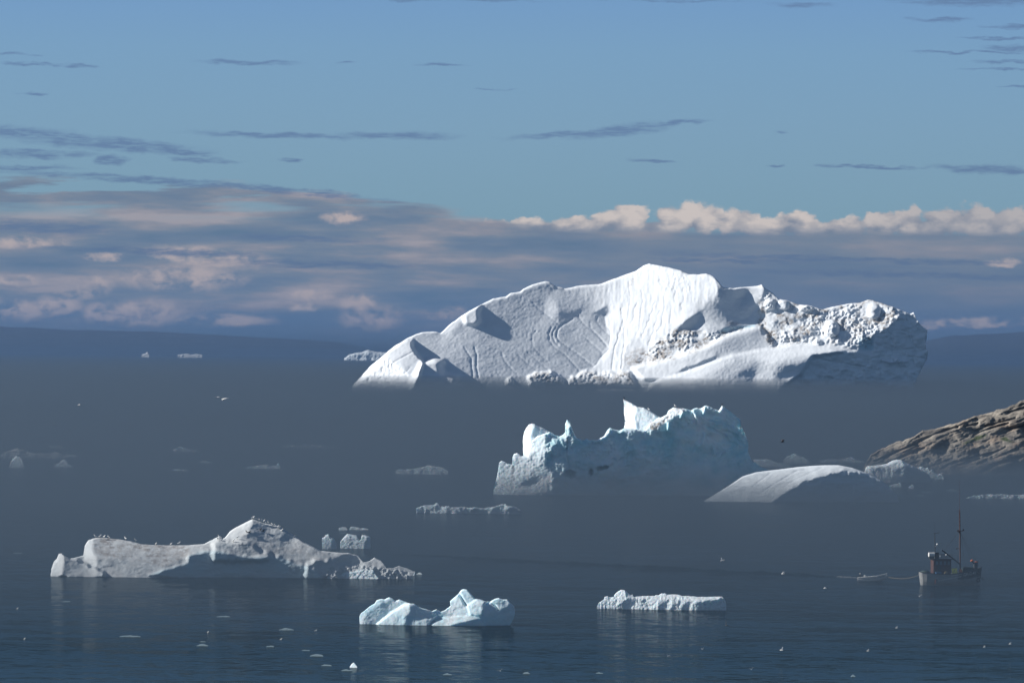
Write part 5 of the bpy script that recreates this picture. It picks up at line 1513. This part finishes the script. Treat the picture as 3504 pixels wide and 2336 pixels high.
def dinghy():
    D = wdist(2990, 1987)
    loc = Vector(pt(2986, 1986, D))
    loc.z = 0
    root = bpy.data.objects.new("dinghy", None)
    root.location = loc
    root.rotation_euler = (0, math.radians(-5.5), math.radians(-16))
    root.scale = (1.15, 1.15, 1.25)
    COL.objects.link(root)
    tag(root, "small white open boat with an outboard motor, towed bow up behind the fishing boat", "boat")
    xs = [-2.75, -2.0, -1.0, 0.2, 1.2, 2.0, 2.5, 2.85]
    hb = [0.85, 0.92, 0.95, 0.95, 0.86, 0.62, 0.36, 0.06]
    b = MB()
    rings = []
    for x, w in zip(xs, hb):
        zt = 0.85 + 0.04 * max(0, x) ** 2
        zb = -0.25 + (0.16 * max(0, x - 0.8) ** 2)
        out = [(x, 0, zb), (x, w * 0.8, zb + 0.3), (x, w * 0.92, (zb + zt) / 2), (x + 0.05, w, zt)]
        inn = [(x, w * 0.84, zt), (x, w * 0.74, max(zb + 0.32, 0.2)), (x, 0, max(zb + 0.28, 0.15))]
        half = out + inn
        full = half + [(p[0], -p[1], p[2]) for p in half[::-1] if abs(p[1]) > 1e-6]
        rings.append(full)
    b.loft(rings, close=True, caps=True)
    hull = b.done("hull", P_WHITE, root)
    b = MB()
    for side in (-1, 1):
        pr = None
        for x, w in zip(xs, hb):
            p = (x + 0.05, side * (w + 0.03), 0.80 + 0.04 * max(0, x) ** 2)
            if pr:
                b.tube(pr, p, 0.05, n=6)
            pr = p
    b.done("gunwale", P_WHITE, hull)
    for side in (-1, 1):
        b = MB()
        pr = None
        for x, w in zip(xs[:-1], hb[:-1]):
            p = (x, side * (w * 0.95 + 0.02), 0.45 + 0.05 * max(0, x) ** 2)
            if pr:
                b.tube(pr, p, 0.03, n=6)
            pr = p
        b.done("stripe", P_STEEL, hull)
    for x in (-0.9, 0.6):
        b = MB()
        b.box((x, 0, 0.6), (0.35, 1.5, 0.06))
        b.done("seat", P_WHITE, root)
    b = MB()
    b.box((-2.35, 0.1, 1.12), (0.5, 0.36, 0.5), bev=0.1)
    b.box((-2.7, 0.1, 0.5), (0.22, 0.2, 1.0), bev=0.04)
    b.tube((-2.2, 0.1, 1.05), (-1.6, 0.1, 1.15), 0.04)
    om = b.done("outboard_motor", P_STEEL, root)
    b = MB()
    b.ball((-2.3, -0.05, 1.45), (0.13, 0.13, 0.10))
    b.done("motor_cap", P_WHITE, om, smooth=True)
    b = MB()
    b.box((-1.35, -0.35, 1.0), (0.3, 0.3, 0.42), bev=0.06)
    b.done("fuel_can", P_WHITE, root)
    # tow line to the boat's stern
    a = loc + Vector((2.8, 0.4, 1.05))
    e = BOAT @ Vector((-6.5, 0, 2.3))
    b = MB()
    pr = None
    for i in range(13):
        f = i / 12
        p = a.lerp(e, f)
        p.z -= 0.7 * 4 * f * (1 - f)
        if pr is not None:
            b.tube(pr, p, 0.025, n=5)
        pr = p.copy()
    tag(b.done("tow_rope", P_TAN), "thin slack tow rope between the fishing boat's stern and the white open boat", "rope")


dinghy()


def wake():
    # low swell left by the boats: a real ridge of water
    path = [(1330, 1893), (1500, 1903), (1700, 1917), (1900, 1927), (2100, 1937), (2300, 1948), (2500, 1958), (2700, 1966), (2866, 1974)]
    c = curve(path, 150)
    rows = []
    prof = [(-3.2, 0.0), (-1.9, 0.22), (-0.7, 0.62), (0.2, 0.78), (1.2, 0.5), (3.4, 0.0)]
    for i, (x, y) in enumerate(c):
        y = y + 2.2 * vnoise(np.array([i * 0.33]), np.array([0.5]), 5)[0]
        p = pt(x, y, wdist(x, y))
        k = min(1, i / 30) * min(1, (149 - i) / 12) * (0.45 + 0.55 * abs(vnoise(np.array([i * 0.21]), np.array([2.5]), 9)[0]))
        w = 1.5
        rows.append([(p[0], p[1] + w * a, 0.012 + h * k if 0 < j < 5 else -0.02) for j, (a, h) in enumerate(prof)])
    R = np.array(rows)
    g = np.arange(R.shape[0] * R.shape[1]).reshape(R.shape[:2])
    Fq = np.stack([g[:-1, :-1], g[1:, :-1], g[1:, 1:], g[:-1, 1:]], -1).reshape(-1, 4)
    o = link("wake", mesh_np("wake", R.reshape(-1, 3), Fq, WAKE_WATER))
    tag(o, "dark line of swell left on the water by the fishing boat", "wake", kind="structure")
    b = MB()
    rr = random.Random(3)
    for i in range(40):
        x = 2868 + 84 * i / 40 + rr.uniform(-4, 4)
        y = 1973 + 6.0 * (i / 40) ** 2 + rr.uniform(-2.2, 2.2) * (1.2 - i / 40)
        p = pt(x, y, wdist(x, y))
        b.ball((p[0], p[1], 0.02), (rr.uniform(0.2, 0.45), rr.uniform(0.2, 0.6), 0.07), 6)
    o = b.done("foam", P_FOAM)
    tag(o, "white foam trailing behind the towed open boat", "foam", kind="stuff")


wake()

# ------------------------------------------------------------------ gulls
W_GULL = plain("gull_white", (0.82, 0.82, 0.80), 0.8, var=0.05)
G_GULL = plain("gull_grey", (0.33, 0.36, 0.40), 0.8, var=0.1)
B_GULL = plain("gull_dark", (0.05, 0.045, 0.045), 0.8, var=0.1)
Y_GULL = plain("gull_bill", (0.55, 0.38, 0.06), 0.6)


def gull_mesh(kind):
    """one continuous bird; body along +x, materials white / grey / dark / bill"""
    b = MB()
    if kind == "stand":
        spine = [(-0.34, 0.30, 0.015), (-0.26, 0.31, 0.035), (-0.12, 0.33, 0.085), (0.02, 0.37, 0.105), (0.12, 0.44, 0.085), (0.16, 0.52, 0.055), (0.19, 0.57, 0.060), (0.24, 0.585, 0.045), (0.275, 0.58, 0.018), (0.33, 0.565, 0.006)]
    else:
        spine = [(-0.30, 0.0, 0.012), (-0.24, 0.0, 0.045), (-0.1, 0.0, 0.08), (0.04, 0.0, 0.09), (0.16, 0.01, 0.07), (0.22, 0.02, 0.052), (0.28, 0.025, 0.048), (0.32, 0.02, 0.02), (0.37, 0.01, 0.006)]
    rings = []
    for i, (x, z, r) in enumerate(spine):
        p = Vector((x, 0, z))
        a = Vector((spine[max(0, i - 1)][0], 0, spine[max(0, i - 1)][1]))
        c = Vector((spine[min(len(spine) - 1, i + 1)][0], 0, spine[min(len(spine) - 1, i + 1)][1]))
        t = (c - a).normalized()
        n = Vector((-t.z, 0, t.x))
        rings.append([p + Vector((0, math.cos(2 * math.pi * k / 10) * r * (1.6 if i == 0 else 1), 0)) + n * (math.sin(2 * math.pi * k / 10) * r) for k in range(10)])
    last = len(spine) - 2

    def mi(i, j):
        if i >= last:
            return 3
        if kind == "stand" and i <= 3 and 1 <= j <= 3:
            return 1 if i > 0 else 2
        return 0
    b.loft(rings, close=True, mi=mi)
    if kind == "stand":
        for y in (-0.035, 0.035):
            k0 = len(b.bm.faces)
            b.tube((0.0, y, 0.0), (0.0, y, 0.30), 0.012, n=5)
            b.bm.faces.ensure_lookup_table()
            for f in b.bm.faces[k0:]:
                f.material_index = 3
    else:
        dih = 0.28 if kind == "glide" else 0.75
        for side in (-1, 1):
            st = [(0.05, 0.04, 0.17, 0.05), (0.28, 0.10, 0.18, 0.04), (0.42, 0.09, 0.15, 0.03), (0.58, 0.0, 0.11, 0.02), (0.72, -0.12, 0.035, 0.008)]
            rg = []
            for (yy, xx, ch, th) in st:
                z = 0.03 + (yy * dih if yy < 0.42 else 0.42 * dih - (yy - 0.42) * 0.15)
                rg.append([(xx + ch / 2, side * yy, z), (xx, side * yy, z + th), (xx - ch / 2, side * yy, z), (xx, side * yy, z - th * 0.2)])
            b.loft(rg, close=True, mi=lambda i, j: 2 if i == 3 else (1 if j in (0, 1) and kind != "glide" else 0))
    bm = b.bm
    bmesh.ops.recalc_face_normals(bm, faces=bm.faces)
    me = bpy.data.meshes.new("gull")
    bm.to_mesh(me)
    bm.free()
    for m in (W_GULL, G_GULL, B_GULL, Y_GULL):
        me.materials.append(m)
    me.polygons.foreach_set("use_smooth", np.full(len(me.polygons), True))
    return me


ME_STAND, ME_GLIDE, ME_FLAP = gull_mesh("stand"), gull_mesh("glide"), gull_mesh("flap")
ME_DARK = ME_STAND.copy()
ME_DARKF = ME_FLAP.copy()
for me_ in (ME_DARK, ME_DARKF):
    for i in range(4):
        me_.materials[i] = B_GULL


def gull(me, p, rz, s, label, group=None, roll=0.0):
    o = link("gull", me, None, Vector(p))
    o.rotation_euler = (roll, 0, rz)
    o.scale = (s, s, s)
    tag(o, label, "gull", group)


C8 = lambda p: Z(150, 1800, 4.704, p)
C7 = lambda p: Z(740, 1740, 5.6, p)
rg = random.Random(11)


def perch(rel, px, py, me, label, group, s=1.15):
    d = rel.dist + float(rel.samp(rel.D, px, py + 2)) - rel.ref + 0.2
    p = pt(px, py, d)
    gull(me, (p[0], p[1], p[2] - 0.03), rg.uniform(-0.9, 0.9) + (0 if rg.random() < 0.55 else math.pi), s * rg.uniform(0.95, 1.15), label, group)


for x, y in C8([(830, 188), (905, 186), (975, 190), (963, 208), (1045, 202), (1315, 222), (1475, 244), (1805, 305), (2050, 308), (2175, 300)]):
    perch(R_LOW, x, y, ME_STAND, "white gull standing on the flat dirty top of the low grey iceberg's left block", "gulls on the flat top of the low grey iceberg")
for x, y in C7([(60, 560), (72, 602), (28, 605)]):
    perch(R_LOW, x, y, ME_STAND, "pale gull standing on the small hump in the middle of the low grey iceberg", "gulls on the middle hump of the low grey iceberg")
for x, y in C7([(690, 202), (712, 204), (738, 212), (795, 236), (838, 252), (862, 258), (880, 268), (915, 272), (920, 305), (970, 295), (1008, 305), (1075, 328), (1105, 348), (1180, 384), (1205, 400), (1258, 445)]):
    perch(R_LOW, x, y, ME_STAND, "white gull in the row standing along the peaked crest of the low grey iceberg", "gulls in a row on the crest of the low grey iceberg")
for x, y in C7([(405, 585), (325, 645)]):
    perch(R_LOW, x, y, ME_STAND, "white gull standing on the shaded slope under the crest of the low grey iceberg", "gulls on the slope of the low grey iceberg")
perch(R_LOW, *C7([(1490, 560)])[0], ME_STAND, "white gull standing alone on the right hand slope of the low grey iceberg", None)
for x, y in C7([(580, 470), (635, 480), (850, 430), (905, 450)]):
    perch(R_LOW, x, y, ME_DARK, "dark gull standing on the bright face under the crest of the low grey iceberg", "dark gulls on the low grey iceberg")
for rel, (x, y), me_, lab in ((R_HORN, (2136, 1366), ME_DARK, "dark gull perched on the sharp tip of the castle shaped iceberg's horn"),
                              (R_HORN, (2220, 1405), ME_STAND, "gull perched on the slope right of the castle shaped iceberg's horn"),
                              (R_WALL, (2310, 1393), ME_STAND, "white gull perched on the white knob beside the horn of the castle shaped iceberg"),
                              (R_WALL, (2471, 1388), ME_DARK, "dark gull perched on the right hand point of the castle shaped iceberg")):
    perch(rel, x, y, me_, lab, None, 1.5)


def fly(px, py, d, me, rz, s, label, group=None, roll=0.0):
    gull(me, pt(px, py, d), rz, s, label, group, roll)


fly(763, 1366, 560, ME_GLIDE, math.radians(-75), 1.05, "white gull gliding with spread wings in front of the mist, largest bird in the view", None, math.radians(-7))
fly(271, 1386, 1100, ME_GLIDE, math.radians(15), 1.0, "small white gull flying over the misty water at the far left")
fly(2677, 1511, 900, ME_DARKF, math.radians(20), 1.0, "dark bird flying in front of the mist right of the castle shaped iceberg")
fly(2471, 1918, 1000, ME_FLAP, math.radians(30), 1.05, "white gull flying low over the wake line, left of the towed boat", None, 0.3)
fly(2679, 1962, 1050, ME_FLAP, math.radians(-20), 1.0, "white gull skimming the dark wake line left of the towed boat")
fly(2823, 2012, 1100, ME_GLIDE, math.radians(10), 1.0, "dim gull flying just below the wake left of the towed boat")
fly(3146, 2039, 1080, ME_FLAP, math.radians(80), 0.8, "tiny pale gull below the stern of the fishing boat")
for i, (x, y) in enumerate(((2674, 2223), (2970, 2226), (3068, 2147), (3368, 2213), (3456, 2202))):
    fly(x, y, wdist(x, y) - 40, ME_FLAP, rg.uniform(-0.6, 0.6), 0.95 if i == 0 else 0.72, "pale gull flying low over the dark water below the fishing boat", "gulls flying low at the lower right", rg.uniform(-0.4, 0.4))
for x, y in ((2404, 2220), (2285, 2243), (2571, 2289), (1712, 2294)):
    fly(x, y, wdist(x, y) - 30, ME_FLAP, rg.uniform(0.6, 1.6), 0.65, "pale gull over dark water near the bottom edge, below the two foreground ice blocks", "gulls low at the bottom edge", rg.uniform(-0.5, 0.5))
fly(2485, 2138, wdist(2485, 2150) - 10, ME_DARKF, math.radians(110), 1.3, "dark bird diving to the water below the scalloped white block of ice", None, 0.9)
for x, y in ((712, 2163), (962, 2187), (1081, 2157), (84, 2186), (60, 2082)):
    p = pt(x, y, wdist(x, y))
    gull(ME_STAND, (p[0], p[1], -0.22), rg.uniform(-1, 1), 0.8, "pale gull sitting on the open water in the lower left", "gulls on the water at the lower left")

random.seed(1)
